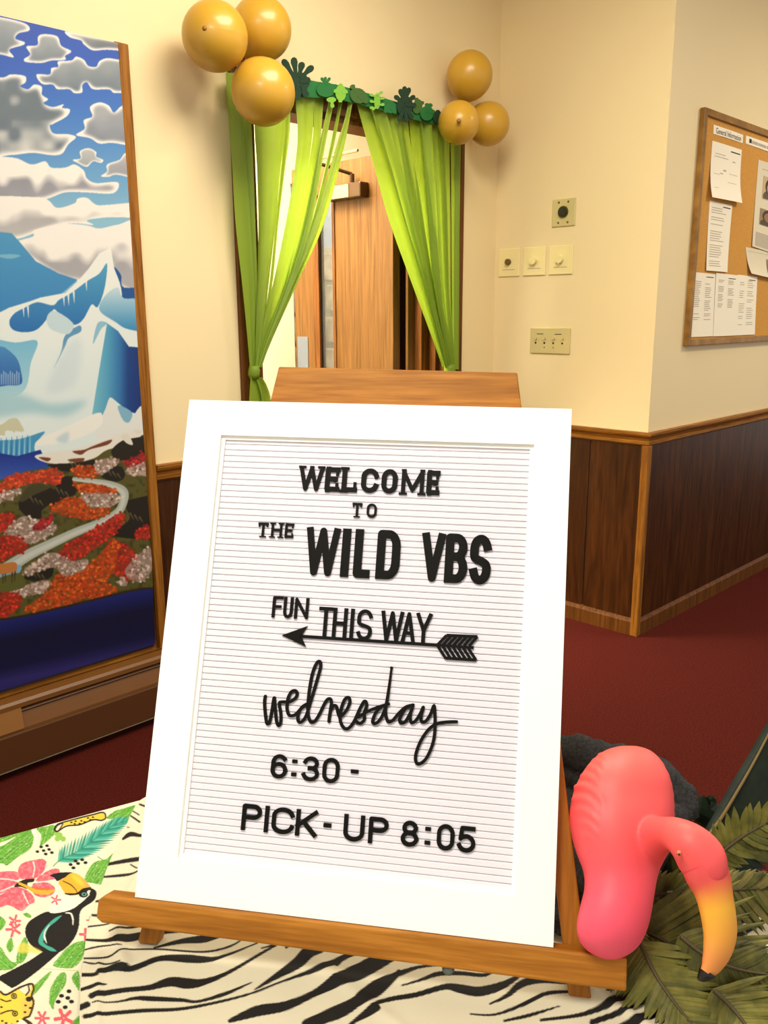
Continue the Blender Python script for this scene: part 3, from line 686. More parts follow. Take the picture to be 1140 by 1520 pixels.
cb = wallp(668, 548)
rc = thing('streamer_curtain', 'lime green streamer curtain swept toward the wall plates', 'curtain', (cb[0], YC, .9))
Rs = [
    ([(150, 527, 548), (200, 541, 565), (260, 558, 583), (330, 578, 602), (420, 611, 629), (500, 641, 651), (545, 657, 664)], .0),
    ([(150, 546, 568), (200, 561, 582), (260, 579, 598), (330, 599, 615), (420, 625, 637), (545, 661, 668)], .006),
    ([(155, 566, 586), (210, 578, 598), (270, 591, 611), (340, 607, 624), (430, 631, 643), (545, 662, 669)], -.004),
    ([(165, 584, 604), (215, 594, 610), (280, 604, 622), (350, 617, 633), (440, 636, 648), (545, 663, 671)], .006),
    ([(175, 606, 625), (230, 611, 630), (300, 619, 638), (380, 630, 646), (460, 642, 654), (545, 664, 673)], .0),
    ([(178, 622, 642), (240, 627, 645), (320, 633, 650), (420, 642, 655), (545, 665, 674)], .007),
    ([(185, 638, 655), (250, 641, 658), (330, 645, 661), (430, 652, 664), (545, 667, 675)], -.003),
    ([(195, 652, 667), (260, 654, 668), (340, 657, 669), (450, 662, 670), (545, 669, 676)], .004),
    ([(205, 668, 682), (260, 669, 681), (340, 669.5, 680), (450, 670, 679.5), (548, 671, 679)], -.005),
]
for k, (r, o) in enumerate(Rs): strip(rc, r, o, phase=k * 1.7 + .5, amp=.008)
ring = [wallp(667.5, 541 + 5 * i) for i in range(4)]
obj('tie', MB().tube(ring, [.022, .027, .027, .022], 14), M['streamer'], rc, sm=True)
strip(rc, [(556, 657, 676), (600, 655, 680), (680, 654, 682)], .004, phase=.4, name='streamer_tail')

# ------------------------------------------------------------------ paper leaf garland over the doorway
YG = YW - .066
def gp(px, py, off=0.): return on(px, py, 1, YG - off)
g0 = gp(540, 160)
gl = thing('leaf_garland', 'green paper leaf garland draped over the top of the doorway', 'garland', (g0[0], YG, g0[2]))
band = MB(); rows = []
for x, yt, yb in ((424, 112, 138), (446, 116, 144), (470, 121, 145), (497, 125, 146), (520, 131, 152), (545, 138, 158), (575, 147, 166), (600, 155, 174), (625, 163, 180), (660, 174, 188)):
    rows.append([gp(x, yt), gp(x, (yt + yb) / 2, .004), gp(x, yb)])
obj('ribbon_band', MB().grid(np.array(rows)), M['leaf_mid'], gl, sm=True)

def leaf_shape(cx, cy, fingers, w, body, mat, off, name='paper_leaf'):
    """cut card leaf: an oval body with finger lobes; px units, then laid on the garland plane"""
    mb = MB(); sh = np.array([0, .0022, 0]); cnt = [0]
    def disc(pts):
        cnt[0] += 1; mb.prism([gp(x, y, off + cnt[0] * .0003) for x, y in pts], sh)
    bx, by, brx, bry, ba = body
    el = []
    for k in range(16):
        t = 2 * math.pi * k / 16; dx, dy = brx * math.cos(t), bry * math.sin(t)
        el.append((cx + bx + dx * math.cos(ba) - dy * math.sin(ba), cy + by + dx * math.sin(ba) + dy * math.cos(ba)))
    disc(el)
    for (ax, ay, ex, ey) in fingers:
        v = np.array([ex - ax, ey - ay], float); L = np.hypot(*v); v /= L; nrm = np.array([-v[1], v[0]])
        pts = []
        for t, hw in ((0, .45), (.45, .62), (.75, 1.0), (.92, .8), (1, .25)):
            pts.append((t, hw))
        ring = [np.array([cx + ax, cy + ay]) + v * L * t + nrm * w * hw for t, hw in pts] + [np.array([cx + ax, cy + ay]) + v * L * t - nrm * w * hw for t, hw in pts[::-1]]
        disc([tuple(p) for p in ring])
    return obj(name, mb, mat, gl)
leaf_shape(444, 118, [(-6, -2, -24, -30), (-4, -4, -8, -33), (0, -4, 5, -26), (2, -2, 21, -20), (2, 4, 17, 0), (-2, 8, -2, 30), (4, 8, 12, 26), (-10, 4, -20, -12)], 5, (0, 6, 14, 17, .3), M['leaf_dark'], .012)
leaf_shape(484, 130, [(0, -4, -7, -15), (0, -4, -1, -16), (0, -4, 6, -15)], 2.2, (0, 3, 14, 11, 0), M['leaf_mid'], .008)
leaf_shape(506, 138, [(0, -6, 0, -14), (0, 6, -1, 14), (-3, 0, -10, -4), (3, 0, 10, -3)], 3, (0, 0, 8, 12, 0), M['leaf_light'], .010)
leaf_shape(492, 148, [(0, 0, 2, 12)], 3, (0, 0, 7, 4, 0), M['leaf_light'], .009)
leaf_shape(532, 142, [(-4, -6, -10, -16), (0, 0, 14, 10)], 4, (0, 0, 13, 11, .6), M['leaf_olive'], .008)
el = leaf_shape(560, 150, [(0, -6 + k * 4, (11 if k % 2 else -11), -10 + k * 5) for k in range(5)] + [(0, -8, 8, -14), (0, 8, -8, 13)], 2.2, (0, 0, 4.5, 12, 0), M['leaf_light'], .011)
leaf_shape(600, 154, [(0, 0, -14, -12), (0, -2, -6, -22), (0, -3, 1, -26), (1, -2, 8, -24), (2, 0, 16, -12), (2, 2, 18, 2), (0, 6, -8, 26), (2, 8, 4, 28), (2, 6, 13, 22)], 3.6, (1, 3, 12, 15, .1), M['leaf_dark'], .014)
leaf_shape(580, 160, [(0, 0, -10, 6), (0, 0, 8, 8)], 3, (0, 0, 10, 8, 0), M['leaf_mid'], .009)
leaf_shape(620, 158, [(0, -4, -2, -13), (0, 0, 9, -7)], 3, (0, 0, 7, 11, .2), M['leaf_olive'], .010)
leaf_shape(634, 166, [(0, -4, 0, -13), (0, -3, 7, -12), (0, 0, 12, 0)], 3.2, (0, 2, 10, 11, 0), M['leaf_mid'], .012)
leaf_shape(650, 174, [(0, -4, 0, -11), (0, 0, 9, 4), (0, 3, 4, 13)], 3, (0, 0, 7, 10, 0), M['leaf_dark'], .013)

# ------------------------------------------------------------------ balloons
def balloon(px, py, rpx, stretch, yoff, label, tip, group):
    """tip: direction (world) from the centre toward the knot"""
    c = on(px, py, 1, YW - yoff)
    r = rpx * ((c - CAM) @ F_) / FPX
    t = np.array(tip, float); t /= np.linalg.norm(t)
    a = np.cross(t, (0.3, .2, 1)); a /= np.linalg.norm(a); b = np.cross(t, a)
    o = thing('balloon', label, 'balloon', (c[0], c[1], c[2] - r), group)
    K, Nn = 36, 26; mb = MB(); rows = []
    for i in range(Nn + 1):
        th = math.pi * i / Nn
        h = math.cos(th); rad = math.sin(th)
        if h > 0: h = h * stretch; rad = rad * (1 - .10 * (h / stretch) ** 2)
        rows.append([c + t * h * r + (a * math.cos(2 * math.pi * k / K) + b * math.sin(2 * math.pi * k / K)) * rad * r for k in range(K + 1)])
    obj('balloon_skin', MB().grid(np.array(rows)[:, ::-1]), M['gold'], o, sm=True)
    e = c + t * r * stretch
    obj('knot', MB().tube([e - t * .004, e + t * .004, e + t * .008, e + t * .014, e + t * .018], [.006, .0045, .006, .009, .004], 12), M['gold_dark'], o, sm=True)
    if stretch > 1.11: obj('nozzle_spot', MB().tube([c - t * r * .999, c - t * (r + .0025)], [.007, .003], 12), M['gold_dark'], o, sm=True)
    return o
LG, RG = 'gold balloons tied at the curtain beside the backdrop', 'gold balloons tied at the curtain beside the wall plates'
tocam = -ray(319, 54) / np.linalg.norm(ray(319, 54))
balloon(319, 54, 48.5, 1.12, .17, 'large gold balloon with a dark nub, nearest the scenic backdrop', -(tocam + np.array([-.33, .1, .20])), LG)
balloon(388, 43, 44.5, 1.06, .11, 'gold balloon tucked behind, uppermost of its trio at the garland end', (-.2, .5, -.6), LG)
balloon(391, 137, 47, 1.10, .22, 'gold balloon lowest of its trio, hanging over the curtain top', (-.2, .8, .75), LG)
balloon(697, 112, 34, 1.08, .12, 'gold balloon on top of the trio by the wall corner', (0, .4, -.8), RG)
balloon(725, 184, 31, 1.05, .13, 'gold balloon with bright glint, touching the wall corner side', (-.6, .3, .4), RG)
balloon(681, 182, 30.5, 1.05, .175, 'amber balloon with a dark knot facing forward above the swept curtain', -ray(674, 196) * np.array([1, 1, .7]), RG)

# ------------------------------------------------------------------ wall plates on the jog wall
def plate(name, label, cat, y0, y1, z0, z1, mat, group=None):
    o = thing(name, label, cat, (XJ, (y0 + y1) / 2, z0), group)
    obj('cover_plate', MB().box((XJ - .007, y0, z0), (XJ, y1, z1)), mat, o, bevel=.003); return o
def xcyl(y, z, r, x0, x1, k=20): return MB().tube([(XJ - x0, y, z), (XJ - x1, y, z)], r, k)
p = plate('push_button_plate', 'square almond wall plate with a single black push button', 'wall plate', 2.154, 2.273, 1.787, 1.902, M['almond'])
obj('button_ring', xcyl(2.214, 1.847, .026, .007, .011), M['screw'], p); obj('push_button', xcyl(2.214, 1.847, .021, .011, .018), M['black'], p)
for y in (2.19, 2.238):
    for z in (1.803, 1.888): obj('screw', xcyl(y, z, .005, .007, .0085, 10), M['screw'], p)
for nm, y0, y1, dark, lab in (('dimmer_plate', 2.442, 2.562, 1, 'ivory dimmer plate with a dark knob hole, nearest the inside corner'), ('dimmer_plate', 2.298, 2.420, 0, 'ivory dimmer plate in the middle of the row of three'), ('dimmer_plate', 2.156, 2.281, 0, 'ivory dimmer plate nearest the bulletin board')):
    p = plate(nm, lab, 'wall plate', y0, y1, 1.583, 1.708, M['ivory'], 'dimmer plates in a row')
    ym = (y0 + y1) / 2
    if dark: obj('knob', xcyl(ym, 1.648, .014, .007, .02), M['screw'], p)
    else: obj('knob', xcyl(ym, 1.648, .0175, .007, .024), M['ivory'], p)
    obj('printed_caption', MB().box((XJ - .0076, ym - .034, 1.612), (XJ - .007, ym + .034, 1.6155)), M['ink'], p)
p = plate('key_switch_plate', 'wide almond switch plate with four small key switches', 'wall plate', 2.152, 2.367, 1.234, 1.350, M['almond'])
for k in range(4):
    y = 2.335 - k * .048
    obj('key_lever', xcyl(y, 1.302, .0065, .007, .014, 12), M['almond'], p)
    obj('key_slot', xcyl(y, 1.282, .0045, .007, .0085, 12), M['black'], p)
for y in (2.312, 2.215): obj('printed_caption', MB().box((XJ - .0076, y - .018, 1.3205), (XJ - .007, y + .018, 1.3235)), M['ink_dark'], p)
for y in (2.287, 2.238): obj('screw', xcyl(y, 1.262, .003, .007, .008, 8), M['screw'], p)

# ------------------------------------------------------------------ bulletin board with papers
BX0, BX1, BZ0, BZ1 = 3.628, 5.1, 1.272, 2.238
bb = thing('bulletin_board', 'oak framed cork bulletin board hung on the corridor wall', 'bulletin board', ((BX0 + BX1) / 2, YR, BZ0))
obj('cork_sheet', MB().box((BX0 + .01, YR - .012, BZ0 + .01), (BX1 - .01, YR, BZ1 - .01)), M['cork'], bb)
fw = .028
for a, b, c, d, nm in ((BX0, BX0 + fw, BZ0, BZ1, 'frame_stile'), (BX1 - fw, BX1, BZ0, BZ1, 'frame_stile'), (BX0 + fw, BX1 - fw, BZ1 - fw, BZ1, 'frame_rail'), (BX0 + fw, BX1 - fw, BZ0, BZ0 + fw, 'frame_rail')):
    obj(nm, MB().box((a, YR - .024, c), (b, YR, d)), M['oak_frame'], bb, bevel=.003)

YP = YR - .0125
def bp(px, py, off=0.): return on(px, py, 1, YP - off)
def paper(name, quad, label, lines, mat=M['paper'], curl=.004, cat='paper', lift=.0005, group='papers pinned to the cork board'):
    """quad: photo corners TL,TR,BR,BL laid on the cork plane; lines: (u0,u1,v,h,dark)"""
    Q = [bp(*q) for q in quad]
    def pt(u, v, o=0):
        p = (Q[0] * (1 - u) + Q[1] * u) * (1 - v) + (Q[3] * (1 - u) + Q[2] * u) * v
        return p + np.array([0, -(lift + o) - curl * v ** 3 - .0015 * math.sin(u * 3.1), 0])
    o = thing(name, label, cat, pt(.5, 1), group)
    n, k = 9, 7
    front = np.array([[pt(u, v) for u in np.linspace(0, 1, k)] for v in np.linspace(0, 1, n)])
    mb = MB().grid(front[:, ::-1]); back = front.copy(); back[..., 1] += .0004; mb.grid(back)
    obj('sheet', mb, mat, o, sm=True)
    for nm, mt, dark in (('printed_text', M['ink'], 0), ('printed_heading', M['ink_dark'], 1)):
        mb = MB()
        for (u0, u1, v, h, dk) in lines:
            if dk != dark: continue
            us = np.linspace(u0, u1, 4)
            g = np.array([[pt(u, v, .0005) for u in us], [pt(u, v + h, .0005) for u in us]])
            mb.grid(g[:, ::-1])
        if mb.v: obj(nm, mb, mt, o, kind='stuff')
    return o, pt
def textlines(cols, rows, v0, v1, rnd=.35, gap=.25):
    L = []
    for (a, b) in cols:
        for r in range(rows):
            if random.random() < gap: continue
            L.append((a, a + (b - a) * random.uniform(1 - rnd, 1), v0 + (v1 - v0) * r / rows, .011, 0))
    return L
def zb(x, y): return (990 + x / 3.9, 140 + y / 3.9)
hd, ptf = paper('title_strip', [zb(270, 175), zb(441, 235), zb(438, 283), zb(268, 228)], 'white title strip reading general information on the cork board', [], curl=0)
def board_text(body, parent, ptf, u0, u1, v0, v1, mat):
    cu = bpy.data.curves.new('txt', 'FONT'); cu.body = body; cu.size = 1
    t = bpy.data.objects.new('txt', cu); COL.objects.link(t)
    dg = bpy.context.evaluated_depsgraph_get(); me = bpy.data.meshes.new_from_object(t.evaluated_get(dg))
    bpy.data.objects.remove(t)
    v = np.array([x.co[:] for x in me.vertices]); lo, hi = v.min(0), v.max(0)
    mb = MB()
    mb.v = [tuple(ptf(u0 + (u1 - u0) * (p[0] - lo[0]) / (hi[0] - lo[0]), v1 - (v1 - v0) * (p[1] - lo[1]) / (hi[1] - lo[1]), .0006)) for p in v]
    mb.f = [tuple(f.vertices) for f in me.polygons]
    return obj('printed_text', mb, mat, parent)
board_text('General Information', hd, ptf, .08, .93, .22, .85, M['ink_dark'])
hd2, ptf2 = paper('title_strip', [zb(457, 238), zb(640, 302), zb(636, 350), zb(455, 285)], 'white title strip cut by the picture edge on the cork board', [(.1, .17, .25, .5, 1), (.18, .36, .38, .36, 0), (.37, .62, .40, .34, 0), (.64, .9, .4, .34, 0)], curl=0)
paper('notice_sheet', [zb(263, 268), zb(433, 322), zb(408, 632), zb(233, 598)], 'curling white notice with few lines under the general information strip', [(.62, .95, .085, .02, 1), (.12, .45, .19, .012, 0), (.1, .55, .24, .012, 0), (.7, .8, .26, .02, 0), (.4, .5, .45, .03, 0), (.6, .9, .5, .008, 0), (.3, .4, .52, .02, 0), (.1, .3, .55, .008, 0), (.55, .85, .66, .008, 0), (.1, .25, .8, .008, 0)], curl=.022)
paper('notice_sheet', [zb(247, 615), zb(378, 645), zb(342, 1030), zb(220, 1020)], 'narrow white notice densely typed, pinned in the middle of the column', [(.58, .92, .045, .014, 1)] + textlines([(.1, .75)], 26, .08, .95), curl=.006)
paper('notice_sheet', [zb(150, 1028), zb(281, 1042), zb(264, 1400), zb(124, 1406)], 'white typed sheet in the bottom row, nearest the board frame', [(.58, .92, .05, .012, 1)] + textlines([(.12, .38), (.55, .85)], 22, .1, .75), curl=.002)
paper('notice_sheet', [zb(283, 1034), zb(409, 1048), zb(392, 1396), zb(264, 1401)], 'white typed sheet in the middle of the bottom row', [(.55, .9, .06, .012, 1)] + textlines([(.12, .38), (.55, .85)], 18, .1, .55), curl=.002, lift=.0016)
paper('notice_sheet', [zb(411, 1044), zb(523, 1058), zb(506, 1390), zb(388, 1396)], 'white typed sheet in the bottom row beside bare cork', [(.55, .9, .06, .012, 1)] + textlines([(.12, .38), (.5, .85)], 22, .08, .85), curl=.002)
def news_photo(parent, ptf, u0, u1, v0, v1, cols):
    f = MB(); g = np.array([[ptf(u, v, .0008) for u in np.linspace(u1, u0, 4)] for v in (v0, v1)]); f.grid(g)
    q = obj('printed_photo', f, plain('news_photo_backdrop', cols[0], .8), parent)
    cu, cv = (u0 + u1) / 2, v0 + (v1 - v0) * .45
    for (ru, rv, dv, col, of) in ((.46, .32, .42, cols[2], .0011), (.36, .40, -.04, cols[3], .0013), (.27, .30, .02, cols[1], .0015)):
        e = MB(); e.v = [tuple(ptf(cu + math.cos(t) * ru * (u1 - u0), cv + (dv + math.sin(t) * rv) * (v1 - v0) if abs(dv + math.sin(t) * rv) < .52 else cv + .52 * (v1 - v0) * (1 if dv > 0 else -1), of)) for t in np.linspace(0, 2 * math.pi, 19)[:-1]]
        e.f = [tuple(range(18))]
        obj('printed_figure', e, plain('news_photo_tone', col, .8), q)
nw, npt = paper('newspaper_clipping', [zb(530, 378), zb(760, 455), zb(720, 960), zb(488, 880)], 'newspaper clipping with two photographs at the cork board edge', textlines([(.06, .9)], 12, .8, .98, .1, .05) + [(.1, .8, .085, .008, 0)], M['news'], .004)
news_photo(nw, npt, .14, .55, .16, .42, [(196, 170, 130), (206, 136, 100), (96, 80, 64), (74, 48, 30)])
news_photo(nw, npt, .12, .55, .53, .72, [(150, 128, 94), (150, 112, 78), (84, 70, 52), (70, 52, 36)])
nw, npt = paper('newspaper_clipping', [zb(455, 884), zb(680, 930), zb(665, 1085), zb(470, 1038)], 'small curled newspaper clipping below the larger clipping', [(.05, .95, .12, .015, 0)], M['news'], .016)
news_photo(nw, npt, .5, .72, .3, .85, [(150, 120, 84), (180, 130, 90), (90, 70, 50), (70, 50, 34)])
# ------------------------------------------------------------------ table and cloths
ZT = .800
TA = np.array([0.32711589, 0.98790966, 0.0])      # a point of the far table edge
TD = np.array([0.95932924, -0.2822896, 0.0])      # along the table
TE = np.array([-0.2822896, -0.95932924, 0.0])     # toward the photographer
TL0, TL1, TDEP = -.72, .745, .74
def tp(d, e, z): return TA + TD * d + TE * e + np.array([0, 0, z])
tb = thing('folding_table', 'long folding table hidden under the printed cloths', 'table', tp((TL0 + TL1) / 2, TDEP / 2, 0))
obj('table_top', MB().obox(tp((TL0 + TL1) / 2, TDEP / 2, ZT - .021), TD, TE, (0, 0, 1), (TL1 - TL0) / 2 - .004, TDEP / 2 - .004, .016), M['almond'], tb, bevel=.004)
for d in (TL0 + .12, TL1 - .12):
    for e in (.1, TDEP - .1):
        obj('leg', MB().tube([tp(d, e, 0), tp(d, e, ZT - .037)], .014, 12), M['screw'], tb, sm=True)

INK = (26, 22, 17)
za, zbm, z5 = S(8.143, 0, 1180), S(7.125, 0, 1340), S(4.071, 0, 1160)
CREAM = (242, 232, 200)
T = Art(-60, 1170, 260, 1560, 2.6, CREAM)
T.im *= (1 + .03 * (vnoise(T.X.shape, 60, 5) - .5))[..., None]
GR, GR2, GR3 = (108, 178, 58), (84, 150, 44), (150, 200, 96)
def tleaf(fn, pts, col=GR, veins=3):
    T.poly(fn(pts), col)
    P = np.array([p[:2] for p in fn(pts)]); m, sl = T.mask(P, True)
    if m is not None:
        n = vnoise(m.shape, 7, int(P[0, 0] * 7) % 999)
        T.put(m * np.clip((n - .45) * 1.8, 0, .7), sl, GR2); T.put(m * np.clip((.38 - n) * 2, 0, .55), sl, GR3)
        d0 = P[np.argmax(((P - P.mean(0)) ** 2).sum(1))] - P.mean(0); d0 = d0 / (np.hypot(*d0) + 1e-9); ph = (T.X[sl] * -d0[1] + T.Y[sl] * d0[0]) * 1.5 + n * 5 + (T.X[sl] * d0[0] + T.Y[sl] * d0[1]) * .25
        T.put(m * np.clip((np.sin(ph) - .86) * 7, 0, .8) * (n > .35), sl, (226, 234, 186)); T.put(m * np.clip((np.sin(ph * .7 + 2) - .8) * 5, 0, .6), sl, (64, 132, 36))
tleaf(za, [(-300, 640), (0, 590), (100, 540), (250, 440), (380, 395), (405, 500), (360, 630), (200, 740), (80, 830), (0, 800), (-300, 860)])
tleaf(za, [(440, 375), (560, 350), (660, 335), (665, 430), (560, 540), (480, 590), (495, 460)])
tleaf(za, [(-300, 520), (0, 470), (200, 420), (380, 388), (220, 460), (0, 545), (-300, 600)])
T.stroke(za([(400, 405, 50), (430, 480, 44), (440, 580, 20)]), 5, (240, 236, 214))
for x, y in ((690, 500), (720, 455), (760, 500), (720, 480), (690, 445)): T.dot(x / 8.143, 1180 + y / 8.143, 4, 4, (150, 196, 84))
# leopard at the far edge
lp = [(325, 275), (340, 250), (370, 235), (480, 205), (560, 185), (610, 172), (632, 178), (636, 205), (610, 218), (560, 215), (480, 245), (400, 255), (345, 288)]
T.poly(z5(lp), (238, 204, 70)); T.stroke(z5(lp + lp[:1]), 2.0, INK, alpha=.95)
T.poly(z5([(335, 275), (355, 245), (375, 245), (350, 280)]), (240, 222, 190)); T.stroke(z5([(330, 280), (345, 252), (378, 240), (350, 284), (330, 280)]), 1.6, INK)
for x, y in ((430, 232), (455, 225), (450, 240), (490, 222), (510, 228), (530, 205), (560, 200), (480, 238), (545, 215)): T.dot(x / 4.071, 1160 + y / 4.071, 1.8, 1.1, INK)
tleaf(z5, [(640, 205), (690, 165), (740, 150), (830, 130), (820, 205), (760, 222), (700, 210)])
# teal palm
rx = [(320, 495), (365, 455), (470, 400), (580, 320), (680, 250), (760, 225)]
Q = cr(rx, False, 6)
for i in range(5, len(Q)):
    t = (i - 5) / (len(Q) - 6); L = 95 * math.sin(math.pi * min(1, .25 + t * .7)) + 10
    for a, l in ((-math.radians(84 - 40 * t), L), (math.radians(2 - 14 * t), L * 1.35)):
        x, y = Q[i]
        T.stroke(z5([(x, y, 13), (x + math.cos(a) * l * .6, y + math.sin(a) * l * .6, 12), (x + math.cos(a) * l, y + math.sin(a) * l, 2)]), 3, ((64, 166, 140), (40, 140, 118), (96, 186, 160))[i % 3])
T.stroke(z5([(x, y, 5) for x, y in rx]), 1.2, (46, 140, 112))
tleaf(z5, [(510, 580), (535, 510), (575, 465), (640, 450), (700, 400), (750, 365), (735, 410), (690, 480), (660, 550), (625, 605), (570, 600)])
T.stroke(z5([(590, 435, 5), (630, 460, 4), (720, 480, 4)]), 1.2, GR2)
def dots(fn, lst, r):
    for x, y in lst:
        p = fn([(x, y)])[0]; T.dot(p[0], p[1], r, r * .72, INK)
dots(z5, [(247, 383), (283, 375), (225, 412), (262, 405), (295, 397), (275, 425), (312, 415)], 2.7)
dots(z5, [(455, 460), (495, 452), (425, 482), (470, 475), (515, 470), (442, 502)], 3.0)
dots(z5, [(415, 1248), (370, 1275), (407, 1288), (350, 1310), (430, 1310), (392, 1343)], 3.8)
dots(z5, [(778, 292)], 1.8)
# hibiscus
PNK = (238, 104, 116)
for p in ([(-200, 930), (0, 905), (190, 905), (230, 990), (120, 1010), (-200, 1010)], [(-200, 1030), (0, 1010), (200, 1020), (150, 1090), (0, 1170), (-200, 1180)], [(215, 900), (240, 830), (300, 790), (400, 765), (520, 748), (565, 810), (540, 880), (420, 980), (230, 985)], [(430, 1010), (500, 930), (640, 858), (715, 870), (700, 930), (650, 985), (560, 1010)], [(400, 1040), (560, 1025), (655, 1080), (640, 1160), (520, 1205), (400, 1160)], [(-200, 1230), (0, 1180), (160, 1090), (300, 1110), (390, 1180), (415, 1260), (350, 1290), (300, 1340), (240, 1365), (100, 1300), (0, 1325), (-200, 1330)]):
    T.poly(za(p), PNK); m, sl = T.mask(za(p), True); n = vnoise(m.shape, 8, int(p[2][0]) % 97); T.put(m * np.clip((n - .5) * 1.6, 0, .6), sl, (248, 160, 156)); T.put(m * np.clip((.4 - n) * 1.6, 0, .5), sl, (224, 70, 92))
for s in ([(400, 790), (415, 860), (395, 960)], [(0, 990), (120, 1000), (210, 1020)], [(0, 1140), (100, 1100), (170, 1070)], [(560, 800), (540, 880), (500, 930)], [(270, 1130), (300, 1200), (340, 1280)], [(420, 1030), (560, 1010), (650, 990)]): T.stroke(za([(x, y, 14) for x, y in s]), 2, (250, 226, 214))
T.poly(za([(165, 1085), (220, 1030), (300, 995), (410, 985), (400, 1020), (330, 1040), (330, 1105), (250, 1085)]), (36, 26, 14))
T.stroke(za([(235, 1045, 30), (330, 1085, 36), (430, 1135, 50), (560, 1145, 52), (640, 1125, 30)]), 5, (240, 176, 46)); T.stroke(za([(380, 1085, 14), (480, 1100, 22), (600, 1100, 16)]), 3, (222, 106, 50))
# toucan
T.poly(z5([(200, 810), (280, 772), (380, 775), (450, 745), (500, 705), (540, 668), (500, 650), (470, 668), (440, 668), (500, 638), (550, 630), (582, 655), (565, 705), (500, 752), (480, 790), (476, 860), (450, 930), (400, 990), (335, 1025), (240, 1010), (175, 960), (150, 890), (165, 840)]), INK)
T.poly(z5([(345, 620), (365, 660), (430, 680), (500, 690), (520, 690), (485, 722), (430, 760), (340, 782), (292, 768), (310, 700)]), (246, 240, 216))
T.poly(za([(600, 940), (680, 908), (760, 898), (870, 900), (840, 945), (760, 970), (690, 1005), (650, 965)]), INK)
T.poly(za([(705, 1015), (780, 960), (860, 905), (950, 930), (1040, 1010), (1085, 1080), (1060, 1100), (960, 1125), (910, 1185), (790, 1155), (735, 1080)]), (246, 178, 52))
T.poly(za([(850, 925), (930, 935), (1020, 1010), (1060, 1075), (940, 1040)]), (252, 214, 70), alpha=.7, blur=2); T.poly(za([(980, 960), (1085, 1080), (1040, 1095)]), (236, 160, 106), alpha=.7, blur=1)
T.stroke(za([(760, 1005, 10), (850, 1050, 12), (910, 1110, 10), (935, 1160, 10)]), 2, INK); T.stroke(za([(785, 1160, 14), (850, 1170, 26), (930, 1160, 18), (1000, 1110, 20), (1090, 1090, 16)]), 2, INK)
T.dot(503 / 4.071, 1160 + 668 / 4.071, 6.8, 4.6, INK); T.dot(507 / 4.071, 1160 + 667 / 4.071, 3.7, 2.8, (110, 176, 156)); T.dot(507 / 4.071, 1160 + 667 / 4.071, 2.0, 1.6, INK)
T.poly(z5([(525, 650), (545, 642), (535, 668)]), (246, 240, 216))
T.poly(zbm([(440, 500), (500, 470), (630, 480), (560, 560), (350, 730), (150, 860), (95, 855), (0, 790), (-60, 770), (0, 735), (100, 690), (300, 590)]), INK)
T.stroke(zbm([(645, 115, 10), (580, 160, 36), (500, 230, 30), (455, 310, 50), (430, 390, 50), (480, 440, 34), (540, 470, 40), (590, 488, 10)]), 3, (70, 168, 146)); T.stroke(zbm([(520, 210, 6), (470, 290, 14), (475, 360, 18), (495, 410, 6)]), 2, (226, 234, 216))
T.stroke(zbm([(695, 85, 12), (745, 92, 18), (768, 140, 18), (768, 215, 8)]), 2, (244, 238, 216))
# leaves and blossoms round the toucan
for p in ([(560, 640), (620, 550), (700, 460), (800, 395), (905, 388), (865, 560), (780, 650), (680, 665)], [(515, 1000), (530, 880), (580, 780), (640, 715), (690, 715), (692, 820), (620, 930), (575, 1010), (560, 1090), (530, 1050)], [(755, 770), (795, 705), (836, 712), (836, 890), (800, 850)], [(330, 880), (450, 760), (540, 700), (480, 800), (350, 945)], [(60, 420), (115, 330), (140, 430), (100, 490)], [(170, 590), (190, 470), (260, 330), (300, 470), (240, 600)], [(-80, 430), (0, 430), (60, 520), (120, 590), (200, 600), (120, 670), (0, 680), (-80, 690)], [(240, 90), (280, 75), (330, 110), (300, 130)], [(-40, 130), (10, 115), (55, 170), (20, 240), (-40, 260)], [(780, 1280), (700, 1300), (840, 1160), (850, 1300)]): tleaf(zbm, p)
T.poly(zbm([(180, 440), (240, 390), (330, 430), (430, 480), (420, 510), (300, 500), (200, 500)]), (250, 214, 90), alpha=.7, blur=1.5)
T.stroke(zbm([(440, 672, 6), (620, 680, 5), (830, 688, 6)]), 1, (190, 190, 110))
def blossom(fn, cx, cy, r, n, col=(238, 96, 106), w=22, ph=0.):
    for k in range(n):
        a = ph + 2 * math.pi * k / n
        T.stroke(fn([(cx + math.cos(a) * r * .25, cy + math.sin(a) * r * .25, w), (cx + math.cos(a) * r, cy + math.sin(a) * r, w * 1.1)]), 2, col)
    q = fn([(cx, cy)])[0]; T.dot(q[0], q[1], 1, 1, (250, 210, 200))
blossom(zbm, 150, 160, 60, 5); blossom(zbm, 140, 245, 75, 5, ph=.6, w=26); blossom(zbm, 900, 310, 55, 4, w=26); blossom(zbm, 950, 160, 34, 4, w=14); blossom(zbm, 440, 1180, 70, 6, w=24); blossom(zbm, 670, 1180, 90, 5, w=36, ph=.5); blossom(z5, 335, 700, 28, 5, w=10)
